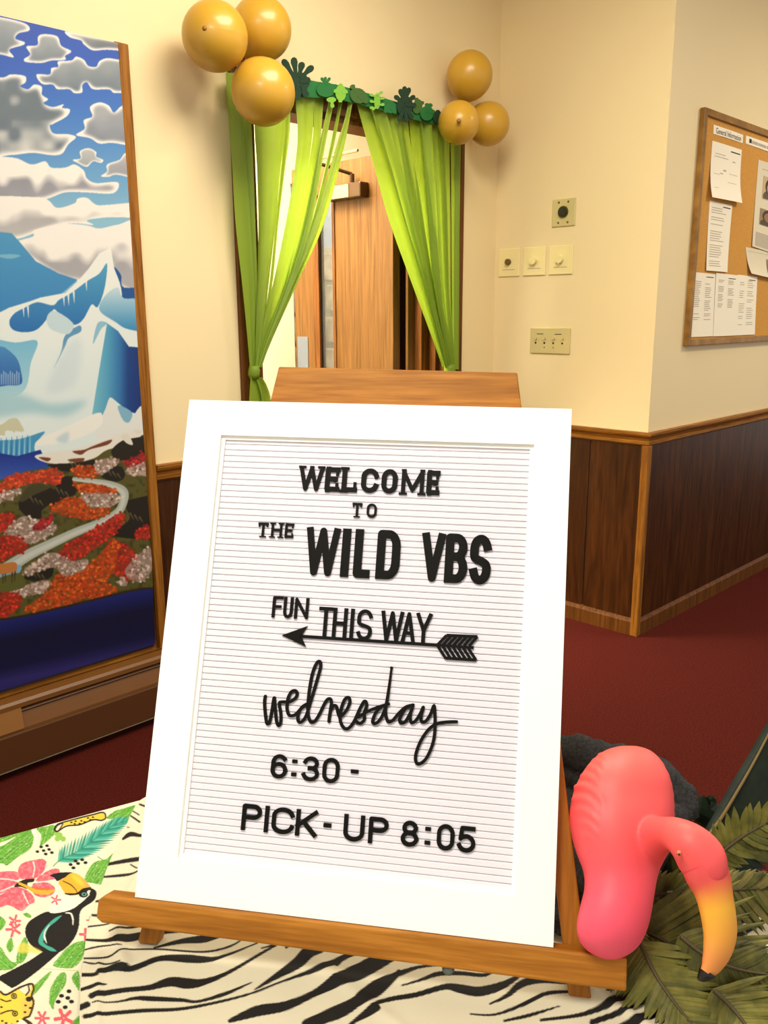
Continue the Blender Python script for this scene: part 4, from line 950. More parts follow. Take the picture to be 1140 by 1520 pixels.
# leopard face
fc = [(-60, 930), (0, 905), (60, 940), (200, 868), (330, 828), (352, 880), (330, 950), (352, 1010), (335, 1090), (305, 1160), (250, 1185), (330, 1240), (370, 1330), (-60, 1360)]
T.poly(zbm(fc), (244, 212, 74)); T.poly(zbm([(230, 1000), (330, 990), (330, 1110), (250, 1160)]), (238, 196, 96), blur=2, alpha=.8)
T.poly(zbm([(200, 880), (310, 840), (320, 900), (280, 940)]), (246, 230, 200)); T.poly(zbm([(180, 1220), (240, 1200), (310, 1282), (300, 1360), (180, 1360)]), (244, 234, 204))
T.stroke(zbm(fc[1:13]), 3.0, (66, 40, 18)); T.stroke(zbm([(300, 850), (305, 900), (270, 945)]), 2.4, (66, 40, 18)); T.stroke(zbm([(0, 985), (60, 1010), (110, 1000)]), 2.0, (66, 40, 18)); T.stroke(zbm([(0, 1140), (80, 1110), (130, 1105)]), 2.0, (66, 40, 18)); T.stroke(zbm([(240, 1190), (300, 1240), (330, 1340)]), 3, (66, 40, 18))
for x, y in ((145, 955), (155, 1135)):
    q = zbm([(x, y)])[0]; T.dot(q[0], q[1], 4.6, 4.4, (66, 40, 18)); T.dot(q[0], q[1], 3.0, 2.6, (190, 176, 80)); T.dot(q[0], q[1], 1.6, 1.4, INK)
q = zbm([(300, 985)])[0]; T.dot(q[0], q[1], 4.6, 3.6, (50, 30, 16))
dots(zbm, [(265, 1050), (315, 1075), (260, 1120), (180, 1215), (20, 1215), (60, 1235), (120, 1250), (10, 1070)], 2.0)
T.im = np.clip(T.im, 0, 255)

ZA = Art(90, 1170, 1180, 1580, 1.6, (240, 230, 196))
ZA.im *= (1 + .025 * (vnoise(ZA.X.shape, 90, 9) - .5))[..., None]
s7, s8 = S(2.478, 100, 1250), S(2.375, 500, 1280)
for pts in ([(75, 320, 6), (165, 308, 5)], [(155, 338, 6), (262, 318, 9)], [(65, 368, 8), (150, 372, 14), (200, 370, 30), (265, 355, 28), (350, 340, 20), (465, 335, 8)], [(55, 408, 6), (130, 392, 6), (200, 398, 4)], [(320, 400, 6), (420, 375, 18), (500, 365, 28), (560, 350, 20), (610, 348, 6)], [(50, 438, 6), (150, 435, 7), (220, 410, 6), (330, 405, 6), (500, 412, 7), (600, 390, 7), (655, 357, 4)], [(50, 450, 5), (120, 462, 7), (195, 458, 4)], [(115, 492, 16), (180, 475, 25), (240, 478, 22), (340, 440, 20), (440, 438, 30), (500, 440, 25), (560, 432, 12), (700, 380, 4)], [(45, 500, 14), (110, 502, 14)], [(50, 556, 12), (105, 542, 14), (145, 537, 4)], [(90, 580, 22), (200, 560, 18), (300, 548, 20), (380, 525, 34), (440, 530, 40), (500, 525, 26), (590, 490, 14), (720, 415, 10), (800, 372, 8)], [(95, 605, 5), (180, 602, 6), (250, 588, 12), (300, 588, 18), (420, 592, 14), (480, 598, 10), (580, 570, 14), (680, 527, 3)], [(65, 655, 16), (150, 645, 14), (280, 632, 14), (420, 625, 12), (560, 600, 10), (680, 568, 8), (800, 520, 8), (950, 465, 22), (1050, 420, 18), (1140, 405, 10)], [(690, 555, 5), (760, 510, 20), (840, 460, 40), (890, 420, 45), (950, 390, 30), (965, 365, 8)], [(50, 622, 22), (75, 612, 22)], [(600, 672, 16), (700, 635, 40), (800, 615, 35), (900, 570, 25), (980, 525, 45), (1060, 490, 60), (1140, 455, 50), (1240, 410, 24)], [(880, 680, 36), (980, 640, 50), (1060, 600, 40), (1140, 560, 35), (1220, 490, 20)], [(1040, 680, 10), (1140, 625, 25)], [(715, 400, 5), (770, 385, 6)], [(805, 400, 8), (850, 380, 12)]): ZA.stroke(s7(pts), 2, INK)
for pts in ([(0, 365, 20), (40, 335, 14), (110, 328, 8)], [(0, 425, 45), (60, 400, 50), (130, 360, 40), (200, 345, 25), (270, 350, 5)], [(0, 550, 30), (60, 510, 35), (130, 440, 25), (230, 400, 18), (300, 380, 10), (420, 372, 5)], [(230, 445, 5), (300, 425, 10), (360, 405, 16), (440, 403, 14), (520, 408, 12), (560, 388, 5)], [(40, 590, 14), (150, 505, 16), (280, 478, 18), (380, 450, 20), (430, 455, 30), (500, 465, 34), (580, 445, 28), (650, 408, 10)], [(540, 508, 5), (600, 480, 16), (650, 440, 26), (720, 425, 28), (830, 432, 20), (900, 400, 8)], [(470, 543, 5), (560, 545, 8), (660, 510, 14), (740, 475, 14), (840, 470, 8)], [(590, 568, 8), (680, 550, 12), (785, 520, 4)], [(720, 568, 10), (860, 550, 14), (960, 510, 28), (1040, 460, 40), (1120, 420, 20)], [(900, 575, 20), (1000, 540, 20), (1080, 505, 10)], [(1000, 590, 20), (1100, 540, 24), (1200, 470, 20)]): ZA.stroke(s8(pts), 2, INK)
for pts in ([(650, 520, 18), (760, 500, 24), (825, 490, 26), (900, 480, 20)], [(630, 595, 12), (740, 585, 16), (810, 575, 12), (900, 560, 10)], [(745, 365, 14), (790, 335, 30), (850, 345, 18), (920, 340, 12)], [(790, 225, 8), (845, 265, 12)], [(800, 188, 8), (840, 215, 8)], [(845, 148, 10), (890, 165, 12)], [(770, 290, 5), (782, 293, 4)], [(790, 520, 6), (830, 545, 8)], [(580, 740, 10), (620, 735, 18)], [(560, 822, 14), (620, 825, 16)]): ZA.stroke(z5(pts), 2, INK)
for k in range(16):
    y0 = 1200 + k * 24; x0 = 900 + (k % 3) * 60
    ZA.stroke([(x0, y0 + 60, 3), (x0 + 80, y0 + 20, 9 + k % 4 * 3), (x0 + 170, y0 - 10, 12), (x0 + 260, y0 - 60, 4)], 2, INK)
ZA.im = np.clip(ZA.im, 0, 255)

def cloth_point(d, e, lift, d1=TL1, d0=TL0):
    """cloth folds over the table edges and hangs down"""
    z = np.full(d.shape, ZT + lift); dd, ee = d.copy(), e.copy()
    over = np.maximum(-e, 0); z -= over; ee = np.maximum(ee, -.004 - lift)
    ov = np.maximum(e - TDEP, 0); z -= ov; ee = np.minimum(ee, TDEP + .004 + lift)
    ov = np.maximum(d - d1, 0); z -= ov; dd = np.minimum(dd, d1 + .004 + lift)
    ov = np.maximum(d0 - d, 0); z -= ov; dd = np.maximum(dd, d0 - .004 - lift)
    z = np.maximum(z, .45)
    P = TA + dd[..., None] * TD + ee[..., None] * TE; P[..., 2] = z
    return P
def flat_px(d, e):
    P = TA + d[..., None] * TD + e[..., None] * TE; P[..., 2] = ZT
    return proj(P)
def wrap(d, e, dr, er):
    """repeat of the printed motif outside the traced part"""
    f = lambda x, a, b: a + np.abs((x - a + (b - a)) % (2 * (b - a)) - (b - a))
    return f(d, *dr), f(e, *er)

ds = np.concatenate([np.linspace(TL0 - .25, -.06, 60)[:-1], np.linspace(-.06, .2, 330), np.linspace(.2, .5, 30)[1:]])
es = np.concatenate([np.linspace(-.25, 0, 14)[:-1], np.linspace(0, .37, 430), np.linspace(.37, TDEP + .25, 50)[1:]])
DD, EE = np.meshgrid(ds, es)
wd_, we_ = wrap(DD, EE, (-.028, .165), (.004, .33))
cpx, cpy = flat_px(np.where((DD > -.05) & (DD < .2) & (EE > -.01) & (EE < .36), DD, wd_), np.where((DD > -.05) & (DD < .2) & (EE > -.01) & (EE < .36), EE, we_))
lift = -.0035 + .0012 * np.sin(DD * 40 + EE * 15) * np.sin(EE * 22)
P = cloth_point(DD, EE, 0)
P[..., 2] += lift * (P[..., 2] > ZT - .001) 
tc_ = fast_grid('tropical_tablecloth', P, printed('cotton_print', .85, .3), lin(T.sample(cpx, cpy)) * .76)
tc_['label'] = 'cream tropical print tablecloth with toucan, hibiscus and leopards'; tc_['category'] = 'tablecloth'

# zebra runner: its long edge follows the line seen in the photograph
el = np.array([-.3, .008, .131, .218, .296, .345, .6, 1.0]); dl_ = np.array([.27, .165, .102, .064, .044, .034, .0, -.04])
es = np.concatenate([np.linspace(-.25, 0, 12)[:-1], np.linspace(0, .22, 160)[:-1], np.linspace(.22, .66, 390), np.linspace(.66, TDEP + .25, 24)[1:]])
ss = np.concatenate([np.linspace(0, .78, 580), np.linspace(.78, 1.0, 70)[1:]])
SS, EE = np.meshgrid(ss, es)
dlo = np.interp(EE, el, dl_); dlo = np.repeat(np.convolve(np.pad(dlo[:, 0], 12, mode='edge'), np.ones(25) / 25, 'valid')[:, None], SS.shape[1], 1)
DD = dlo + SS * (TL1 + .22 - dlo)
zpx, zpy = flat_px(DD, EE)
zpy = np.where(zpy > 1560, 1560 - np.abs((zpy - 1560) % 200), zpy); zpx = np.where(zpx > 1170, 1170 - (zpx - 1170) % 500, zpx)
fold = lambda x, c, w, h: h * np.exp(-((x - c) / w) ** 2)
lift = .0022 + fold(SS * (TL1 - dlo), .034 + .01 * np.sin(EE * 20), .006, .0035) * (EE < .30) + fold(DD - .45 - .25 * (EE - .5), 0, .006, .003) + fold(DD - .27 - .3 * (EE - .45), 0, .008, .0018) + .0010 * np.sin(DD * 28 + EE * 9) * np.sin(EE * 31 + 1) + fold(SS * (TL1 - dlo), .012, .003, .0018) * (EE > .28)
lift = np.maximum(lift, .0008)
P = cloth_point(DD, EE, .0012)
P[..., 2] += lift * (P[..., 2] > ZT)
zc_ = fast_grid('zebra_tablecloth', P, printed('zebra_cotton_print', .8, .3), lin(ZA.sample(zpx, zpy)) * .72)
zc_['label'] = 'zebra striped cloth spread under the easel'; zc_['category'] = 'tablecloth'

# ------------------------------------------------------------------ letter board and easel: board frame of reference
bTL = np.array([0.51327363, 0.80459899, 1.32899563]); bTR = np.array([0.74844824, 0.473187, 1.32452883]); bBR = np.array([0.58309209, 0.36341469, 0.85425796]); bBL = np.array([0.34791747, 0.69482668, 0.85872476])
SU = bTR - bTL + bBR - bBL; SW = np.linalg.norm(SU) / 2; SU /= np.linalg.norm(SU)
SV = bTL - bBL + bTR - bBR; SH = np.linalg.norm(SV) / 2; SV -= SU * (SU @ SV); SV /= np.linalg.norm(SV)
SN = np.cross(SU, SV)
if SN @ (CAM - bTL) < 0: SN = -SN
SO = (bTL + bTR + bBR + bBL) / 4 - SU * SW / 2 - SV * SH / 2
def sw(a, b, c=0.): return SO + SU * a + SV * b + SN * c
def sp(px, py, c=0.):
    d = ray(px, py); P0 = SO + SN * c; P = CAM + d * (((P0 - CAM) @ SN) / (d @ SN)) - SO
    return np.array([P @ SU, P @ SV])
def sbox(mb, a0, a1, b0, b1, c0, c1): return mb.obox(sw((a0 + a1) / 2, (b0 + b1) / 2, (c0 + c1) / 2), SU, SV, SN, (a1 - a0) / 2, (b1 - b0) / 2, abs(c1 - c0) / 2)

I0, I1, J0, J1 = .0395, .3705, .0405, .4725
lb = thing('letter_board', 'white framed felt letter board standing on the easel ledge', 'letter board', sw(SW / 2, 0, -.01))
for a, b, c, d, nm in ((0, SW, J1, SH, 'frame_rail'), (0, SW, 0, J0, 'frame_rail'), (0, I0, J0, J1, 'frame_stile'), (I1, SW, J0, J1, 'frame_stile')):
    mb = MB(); sbox(mb, a, b, c, d, -.019, 0); obj(nm, mb, M['white_frame'], lb)
mb = MB()
for a, b, c, d in ((I0, I1, J1 - .004, J1), (I0, I1, J0, J0 + .004), (I0, I0 + .004, J0 + .004, J1 - .004), (I1 - .004, I1, J0 + .004, J1 - .004)): sbox(mb, a, b, c, d, -.012, -.004)
obj('inner_lip', mb, M['white_frame'], lb)
mb = MB(); sbox(mb, I0, I1, J0, J1, -.019, -.0105); obj('felt_backing', mb, M['felt_back'], lb)
NS = 67; pit = (J1 - J0 - .004) / NS
first = None
for k in range(NS):
    b0 = J0 + .002 + k * pit
    if first is None:
        mb = MB(); prof = [(.0002, -.0106), (.0002, -.0070), (.0010, -.0063), (pit - .0010, -.0063), (pit - .0002, -.0070), (pit - .0002, -.0106)]
        mb.prism([sw(I0 + .003, b0 + y, z) for y, z in prof], SU * (I1 - I0 - .006))
        first = obj('slat', mb, M['felt'], lb); o0 = b0
    else:
        o = first.copy(); COL.objects.link(o); o.location = (SV * (b0 - o0)).tolist()

# ---- letters
def arc(cx, cy, rx, ry, a0, a1, n=12):
    return [(cx + rx * math.cos(math.radians(a0 + (a1 - a0) * i / n)), cy + ry * math.sin(math.radians(a0 + (a1 - a0) * i / n))) for i in range(n + 1)]
OVAL = arc(.5, .68, .5, .32, 0, 180) + arc(.5, .32, .5, .32, 180, 360) + [(1, .68)]
GLY = {
    'W': [[(0, 1), (.24, 0), (.5, 1), (.76, 0), (1, 1)]], 'E': [[(1, 1), (0, 1), (0, 0), (1, 0)], [(0, .52), (.8, .52)]], 'L': [[(0, 1), (0, 0), (1, 0)]],
    'C': [arc(.5, .70, .5, .30, 12, 180) + arc(.5, .30, .5, .30, 180, 348)], 'O': [OVAL], '0': [OVAL],
    'M': [[(0, 0), (0, 1), (.5, .12), (1, 1), (1, 0)]], 'T': [[(0, 1), (1, 1)], [(.5, 1), (.5, 0)]], 'H': [[(0, 0), (0, 1)], [(1, 0), (1, 1)], [(0, .5), (1, .5)]],
    'I': [[(.5, 0), (.5, 1)]], 'D': [[(0, 0), (0, 1), (.5, 1)] + arc(.5, .7, .5, .3, 90, 0) + arc(.5, .3, .5, .3, 0, -90) + [(0, 0)]],
    'V': [[(0, 1), (.5, 0), (1, 1)]], 'B': [[(0, 0), (0, 1), (.5, 1)] + arc(.5, .77, .45, .23, 90, -90) + [(0, .54)], [(.5, .54)] + arc(.5, .27, .5, .27, 90, -90) + [(0, 0)]],
    'S': [arc(.5, .75, .5, .25, 15, 180, 10) + arc(.5, .60, .5, .12, 180, 250, 3) + [(.62, .45)] + arc(.5, .3, .5, .15, 50, 0, 4) + arc(.5, .25, .5, .25, 0, -165, 10)],
    'F': [[(0, 0), (0, 1), (1, 1)], [(0, .52), (.8, .52)]], 'U': [[(0, 1), (0, .3)] + arc(.5, .3, .5, .3, 180, 360) + [(1, 1)]], 'N': [[(0, 0), (0, 1), (1, 0), (1, 1)]],
    'P': [[(0, 0), (0, 1), (.6, 1)] + arc(.6, .75, .4, .25, 90, -90) + [(0, .5)]], 'K': [[(0, 0), (0, 1)], [(1, 1), (0, .36)], [(.32, .56), (1, 0)]],
    'A': [[(0, 0), (.5, 1), (1, 0)], [(.2, .3), (.8, .3)]], 'Y': [[(0, 1), (.5, .42), (1, 1)], [(.5, .42), (.5, 0)]],
    '6': [arc(.5, .70, .48, .30, 35, 180) + [(.0, .3)], arc(.5, .31, .5, .31, 0, 360, 20)], '3': [arc(.48, .76, .44, .24, 165, -80, 12) + [(.4, .52)], [(.45, .53)] + arc(.48, .27, .5, .27, 80, -165, 14)],
    '8': [arc(.5, .76, .42, .24, 0, 360, 20), arc(.5, .27, .5, .27, 0, 360, 20)], '5': [[(.95, 1), (.15, 1), (.05, .52)] + arc(.47, .32, .52, .32, 130, -160, 16)],
    ':': [[(.5, .24), (.5, .05)], [(.5, .92), (.5, .73)]], '-': [[(0, .5), (1, .5)]],
}
SER = {'W': [(0.04, 1, .28), (.5, 1, .16), (.96, 1, .28)], 'E': [(.06, 1, .3), (.06, 0, .3)], 'L': [(0, 1, .5), (0, 0, .5)], 'M': [(0, 1, .2), (1, 1, .2), (0, 0, .34), (1, 0, .34)], 'T': [(.5, 0, .6)], 'H': [(0, 0, .5), (1, 0, .5), (0, 1, .5), (1, 1, .5)]}
TIP = {'E': [(.98, 1, -.24), (.98, 0, .24), (.72, .62, -.2)], 'L': [(1, 0, .3)], 'T': [(0, 1, -.22), (1, 1, -.22)], 'C': [(.97, .96, -.26)]}
LC0, LC1 = -.0066, -.0042
def seg(mb, p, q, w, c0=LC0, c1=LC1, round_=True):
    p, q = np.array(p, float), np.array(q, float); v = q - p; L = np.hypot(*v)
    if L < 1e-7: return
    v /= L; n = np.array([-v[1], v[0]]); m = (p + q) / 2; c1 = c1 + (len(mb.v) % 97) * 3e-6
    mb.obox(sw(m[0], m[1], (c0 + c1) / 2), SU * v[0] + SV * v[1], SU * n[0] + SV * n[1], SN, L / 2, w / 2, (c1 - c0) / 2)
def disc(mb, p, w, c0=LC0, c1=LC1 - .00002, k=10):
    mb.prism([sw(p[0] + w / 2 * math.cos(2 * math.pi * i / k), p[1] + w / 2 * math.sin(2 * math.pi * i / k), c0) for i in range(k)], SN * (c1 - c0))
def glyph(mb, ch, frame, w, serif=False):
    """frame: origin, x vector, y vector in board metres"""
    o, ex, ey = frame; X, Y = np.hypot(*ex), np.hypot(*ey); ux, uy = ex / X, ey / Y
    f = lambda p: o + ux * (w / 2 + p[0] * max(X - w, 0)) + uy * (w / 2 + p[1] * (Y - w))
    ws = w * (.8 if serif else 1)
    for st in GLY[ch]:
        pts = [f(p) for p in st]
        for i in range(len(pts) - 1):
            a, b = pts[i], pts[i + 1]
            seg(mb, a, b, ws)
            if 0 < i: disc(mb, a, ws)
        if len(pts) > 2 and np.hypot(*(pts[0] - pts[-1])) < 1e-6: disc(mb, pts[0], ws)
        if ch not in ':-':
            for e, b in ((pts[0], pts[1]), (pts[-1], pts[-2])):   # square ends
                v = (e - b) / (np.hypot(*(e - b)) + 1e-9); seg(mb, e, e + v * ws / 2 * .96, ws)
        elif ch == ':': pass
    if serif:
        t = w * .42
        for (x, y, l) in SER.get(ch, []):
            c = f((x, y)) + uy * (w / 2 - t / 2) * (1 if y > .5 else -1) * 1.0
            seg(mb, c - ux * l * X / 2, c + ux * l * X / 2, t)
        for (x, y, l) in TIP.get(ch, []):
            c = f((x, y)); seg(mb, c, c + uy * l * Y, t * 1.1)
    return mb
zl = lambda x, y: (340 + x / 2.714, 660 + y / 2.714)
zn = lambda x, y: (330 + x / 2.714, 960 + y / 2.714)
def letters(fn, chars, top, bot, w, labels, serif=False, name='letter', cat='letter', group='letters pressed into the felt board'):
    """chars: (char, x0, x1); top/bot: two (x,y) points of the cap line and base line in crop pixels"""
    lerp = lambda L, x: L[0][1] + (L[1][1] - L[0][1]) * (x - L[0][0]) / (L[1][0] - L[0][0])
    out = []
    for (ch, x0, x1), lab in zip(chars, labels):
        a, b = sp(*fn(x0, lerp(bot, x0)), LC1), sp(*fn(x1, lerp(bot, x1)), LC1)
        xm = (x0 + x1) / 2
        t = sp(*fn(xm, lerp(top, xm)), LC1); m = sp(*fn(xm, lerp(bot, xm)), LC1)
        ey = np.array([0, np.hypot(*(t - m))]); ex = b - a
        o = (a + b) / 2 - ex / 2
        if ch == '-': o = o + np.array([0, -w / 2 + ey[1] * .5]); ey = np.array([0, w * 1.0001])
        wl_ = w * {':': 1.35, 'W': .8, 'M': .8, 'V': .9}.get(ch, 1)
        mb = glyph(MB(), ch, (o, ex, ey), wl_, serif)
        out.append(single({':': 'colon', '-': 'hyphen'}.get(ch, 'number' if ch.isdigit() else 'letter'), mb, M['letter'], lab, cat, group))
    return out
ser = 'heavy black slab serif letter '
letters(zl, [('W', 275, 378), ('E', 380, 444), ('L', 448, 516), ('C', 526, 601), ('O', 608, 677), ('M', 689, 784), ('E', 790, 849)], ((275, 84), (850, 103)), ((275, 186), (850, 206)), .0064,
        [ser + 'w that opens the word welcome', ser + 'e after the w of welcome', ser + 'l in the word welcome', ser + 'c in the word welcome', ser + 'o in the word welcome', ser + 'm in the word welcome', ser + 'e that ends the word welcome'], True)
sm_ = 'small black serif letter '
letters(zl, [('T', 492, 534), ('O', 551, 593)], ((495, 232), (592, 237)), ((495, 291), (592, 296)), .0029, [sm_ + 't of the word to', sm_ + 'o of the word to'], True)
letters(zl, [('T', 112, 155), ('H', 166, 211), ('E', 221, 258)], ((112, 312), (258, 317)), ((112, 371), (258, 377)), .0029, [sm_ + 't of the word the', sm_ + 'h of the word the', sm_ + 'e of the word the'], True)
bg_ = 'tall bold black letter '
letters(zl, [('W', 299, 434), ('I', 440, 483), ('L', 496, 564), ('D', 587, 682)], ((300, 331), (680, 346)), ((300, 525), (680, 545)), .0086, [bg_ + 'w that opens the word wild', bg_ + 'i in the word wild', bg_ + 'l in the word wild', bg_ + 'd that ends the word wild'])
letters(zl, [('V', 768, 862), ('B', 864, 956), ('S', 964, 1051)], ((770, 353), (1050, 364)), ((770, 550), (1050, 566)), .0086, [bg_ + 'v of the capitals beside wild', bg_ + 'b between v and s', bg_ + 's at the end beside the b'])
fn_ = 'thin narrow black letter '
letters(zl, [('F', 170, 212), ('U', 215, 253), ('N', 260, 316)], ((170, 609), (315, 619)), ((170, 696), (315, 704)), .0030, [fn_ + 'f of the word fun', fn_ + 'u of the word fun', fn_ + 'n of the word fun'])
nm_ = 'plain black '
letters(zn, [('6', 191, 257), (':', 268, 302), ('3', 317, 387), ('0', 399, 467)], ((191, 431), (467, 450)), ((191, 528), (467, 553)), .0038, [nm_ + 'number six that starts the upper time', nm_ + 'colon in the upper time', nm_ + 'number three in the upper time', nm_ + 'zero that ends the upper time'], cat='number')
letters(zn, [('-', 506, 551)], ((506, 450), (551, 454)), ((506, 552), (551, 556)), .0036, ['short black hyphen after the upper time'], cat='hyphen')
letters(zn, [('P', 73, 152), ('I', 158, 188), ('C', 194, 284), ('K', 291, 377)], ((73, 631), (1015, 727)), ((73, 738), (1015, 836)), .0041, [nm_ + 'letter p that opens the bottom line', nm_ + 'letter i in the bottom line', nm_ + 'letter c in the bottom line', nm_ + 'letter k before the hyphen in the bottom line'])
letters(zn, [('-', 395, 442)], ((73, 631), (1015, 727)), ((73, 738), (1015, 836)), .0039, ['short black hyphen in the bottom line between k and u'], cat='hyphen')
letters(zn, [('U', 484, 568), ('P', 585, 665)], ((73, 631), (1015, 727)), ((73, 738), (1015, 836)), .0041, [nm_ + 'letter u after the hyphen in the bottom line', nm_ + 'letter p before the eight in the bottom line'])
letters(zn, [('8', 716, 787), (':', 806, 842), ('0', 861, 932), ('5', 945, 1018)], ((73, 635), (1015, 727)), ((73, 735), (1015, 834)), .0040, [nm_ + 'number eight that starts the lower time', nm_ + 'colon in the lower time', nm_ + 'zero in the lower time', nm_ + 'number five that ends the lower time'], cat='number')

# ---- arrow with THIS WAY standing on its shaft: one cut piece
def bl(x, y): return sp(*zl(x, y), LC1)
mb = MB()
seg(mb, bl(285, 772), bl(845, 808), .0032); seg(mb, bl(845, 808), bl(985, 818), .0026)
mb.prism([sw(*bl(x, y), LC0) for x, y in ((212, 768), (315, 731), (290, 772))], SN * (LC1 - LC0)); mb.prism([sw(*bl(x, y), LC0) for x, y in ((212, 768), (290, 772), (309, 815))], SN * (LC1 - LC0))
for up in (1, -1):
    A0, B0 = ((840, 806), (876, 768)) if up == 1 else ((840, 810), (872, 860))
    C0_, D0_ = ((988, 812), (1000, 773)) if up == 1 else ((984, 822), (995, 868))
    A0, B0, C0_, D0_ = map(np.array, (A0, B0, C0_, D0_))
    for k in range(7):
        t = k / 6; seg(mb, bl(*(A0 + (C0_ - A0) * t * .86)), bl(*(B0 + (D0_ - B0) * t)), .0028)
    seg(mb, bl(*B0), bl(*D0_), .0030)
def ln(p, q): return lambda x: p[1] + (q[1] - p[1]) * (x - p[0]) / (q[0] - p[0])
shaft, cap = ln((285, 772), (845, 808)), ln((355, 652), (810, 680))
for ch, x0, x1 in (('T', 354, 411), ('H', 412, 470), ('I', 476, 504), ('S', 510, 572), ('W', 606, 697), ('A', 690, 747), ('Y', 748, 812)):
    a, b = bl(x0, shaft(x0)), bl(x1, shaft(x1)); xm = (x0 + x1) / 2
    glyph(mb, ch, (a, b - a, np.array([0, np.hypot(*(bl(xm, cap(xm)) - bl(xm, shaft(xm))))])), .0037)
single('arrow_sign', mb, M['letter'], 'black cut arrow pointing at the backdrop with this way on its shaft', 'arrow sign')

# ---- wednesday in script: one cut piece
W1 = [(48, 262), (44, 300), (50, 370), (57, 405), (70, 400), (83, 340), (95, 270), (100, 320), (108, 395), (120, 417), (130, 395), (130, 350), (122, 300), (140, 292), (175, 292), (207, 272), (217, 248), (205, 232), (185, 240), (168, 275), (163, 325), (175, 362), (205, 360), (240, 325), (268, 305)]
W2 = [(268, 303), (240, 322), (222, 360), (222, 392), (238, 398), (262, 370), (285, 300), (315, 200), (340, 110), (338, 80), (322, 84), (298, 140), (280, 240), (273, 340), (285, 392), (305, 398), (330, 365), (365, 295), (385, 275), (398, 290), (392, 340), (385, 395)]
W3 = [(385, 393), (392, 345), (410, 312), (425, 318), (433, 350), (445, 370), (478, 335), (496, 290), (486, 268), (465, 285), (446, 345), (446, 395), (465, 430), (490, 430), (518, 395), (550, 325), (573, 288), (585, 308), (572, 350), (572, 385), (550, 405), (525, 393)]
W4 = [(540, 372), (590, 342), (650, 318), (700, 303)]
W5 = [(665, 315), (632, 350), (616, 398), (636, 404), (664, 372), (688, 305), (702, 220), (716, 112)]
W6 = [(692, 290), (684, 345), (697, 395), (722, 390), (752, 355), (790, 320), (830, 308)]
W7 = [(830, 308), (790, 328), (760, 378), (765, 403), (790, 395), (818, 345), (829, 312), (815, 360), (820, 400), (842, 393), (868, 355), (884, 320), (872, 370), (876, 396), (898, 393), (922, 358), (941, 312), (946, 370), (945, 450), (932, 520), (900, 590), (866, 619), (846, 610), (845, 568), (870, 500), (912, 438), (955, 408), (1005, 399), (1060, 397)]
mb = MB()
for k, wv in enumerate((W1, W2, W3, W4, W5, W6, W7)):
    Q = cr(wv, False, 5); pts = [sp(380 + x / 3.5625, 960 + y / 3.5625, LC1) for x, y in Q]
    for i in range(len(pts) - 1):
        w = .0031
        if k == 4 and i > len(pts) * .6: w = .0031 - .0014 * max(0, (i / len(pts) - .75) / .25)
        seg(mb, pts[i], pts[i + 1], w, c1=LC1 + k * .00003); disc(mb, pts[i], w, c1=LC1 + k * .00003 - .00001)
    disc(mb, pts[-1], .0031)
single('script_word', mb, M['letter'], 'black cursive cut word wednesday under the arrow', 'word')

# ---- easel
ez = thing('tabletop_easel', 'honey brown wooden tabletop easel holding the letter board', 'easel', sw(.22, -.056, -.03))
ez.location.z = ZT + .003
EB = (ZT + .0045 - SO[2] - SN[2] * -.030) / SV[2]
for s in (0, 1):
    def su(b, k): # outer / inner edge of the stile at height b
        return (.4362 - .158 * b - k * .0205) if s else (.0068 + .154 * b + k * .0205)
    mb = MB(); c0, c1 = -.0195, -.037
    b0, b1 = EB - .002, .553
    pts = [sw(su(b0, 0), b0, c0), sw(su(b1, 0), b1, c0), sw(su(b1, 1), b1, c0), sw(su(b0, 1), b0, c0)]
    mb.prism(pts, SN * (c1 - c0)); obj('stile', mb, M['easel'], ez, bevel=.002)
mb = MB(); q = lambda b, k: (.3472 + .0030 - .158 * (b - .5545)) if k else (.0905 + .154 * (b - .5545))
mb.prism([sw(q(.5555, 0), .5565, -.0185), sw(q(.5555, 1), .5545, -.0185), sw(q(.488, 1), .488, -.0185), sw(q(.488, 0), .488, -.0185)], SN * -.0195)
obj('top_board', mb, M['easel_h'], ez, bevel=.0015)
mb = MB(); mb.prism([sw(-.0365, -.0225, .004), sw(-.0365, -.006, .004), sw(-.030, -.0006, .004), sw(.4715, -.0006, .004), sw(.4715, -.0285, .004), sw(-.030, -.0265, .004)], SN * -.0232)
obj('ledge', mb, M['easel_h'], ez, bevel=.002)
mb = MB(); sbox(mb, .1, .33, .2, .24, -.034, -.0195); obj('cross_brace', mb, M['easel_h'], ez, bevel=.0015)
bk = sw(.218, .50, -.046); ft = sw(.218, EB, -.03) - np.array([SN[0], SN[1], 0]) / np.hypot(SN[0], SN[1]) * .33; ft[2] = ZT + .005
dv = (ft - bk) / np.linalg.norm(ft - bk); dn = np.cross(SU, dv)
obj('back_leg', MB().obox((bk + ft) / 2, SU, dv, dn, .012, np.linalg.norm(ft - bk) / 2, .007), M['easel'], ez, bevel=.0015)
k0 = sp(665, 1436, .0)
obj('ledge_bolt', MB().tube([sw(k0[0], -.0275, -.006), sw(k0[0], -.0325, -.006), sw(k0[0], -.036, -.006)], [.0055, .006, .003], 12), plain('bolt_grey', (104, 118, 112), .4, .5, .6), ez, sm=True)
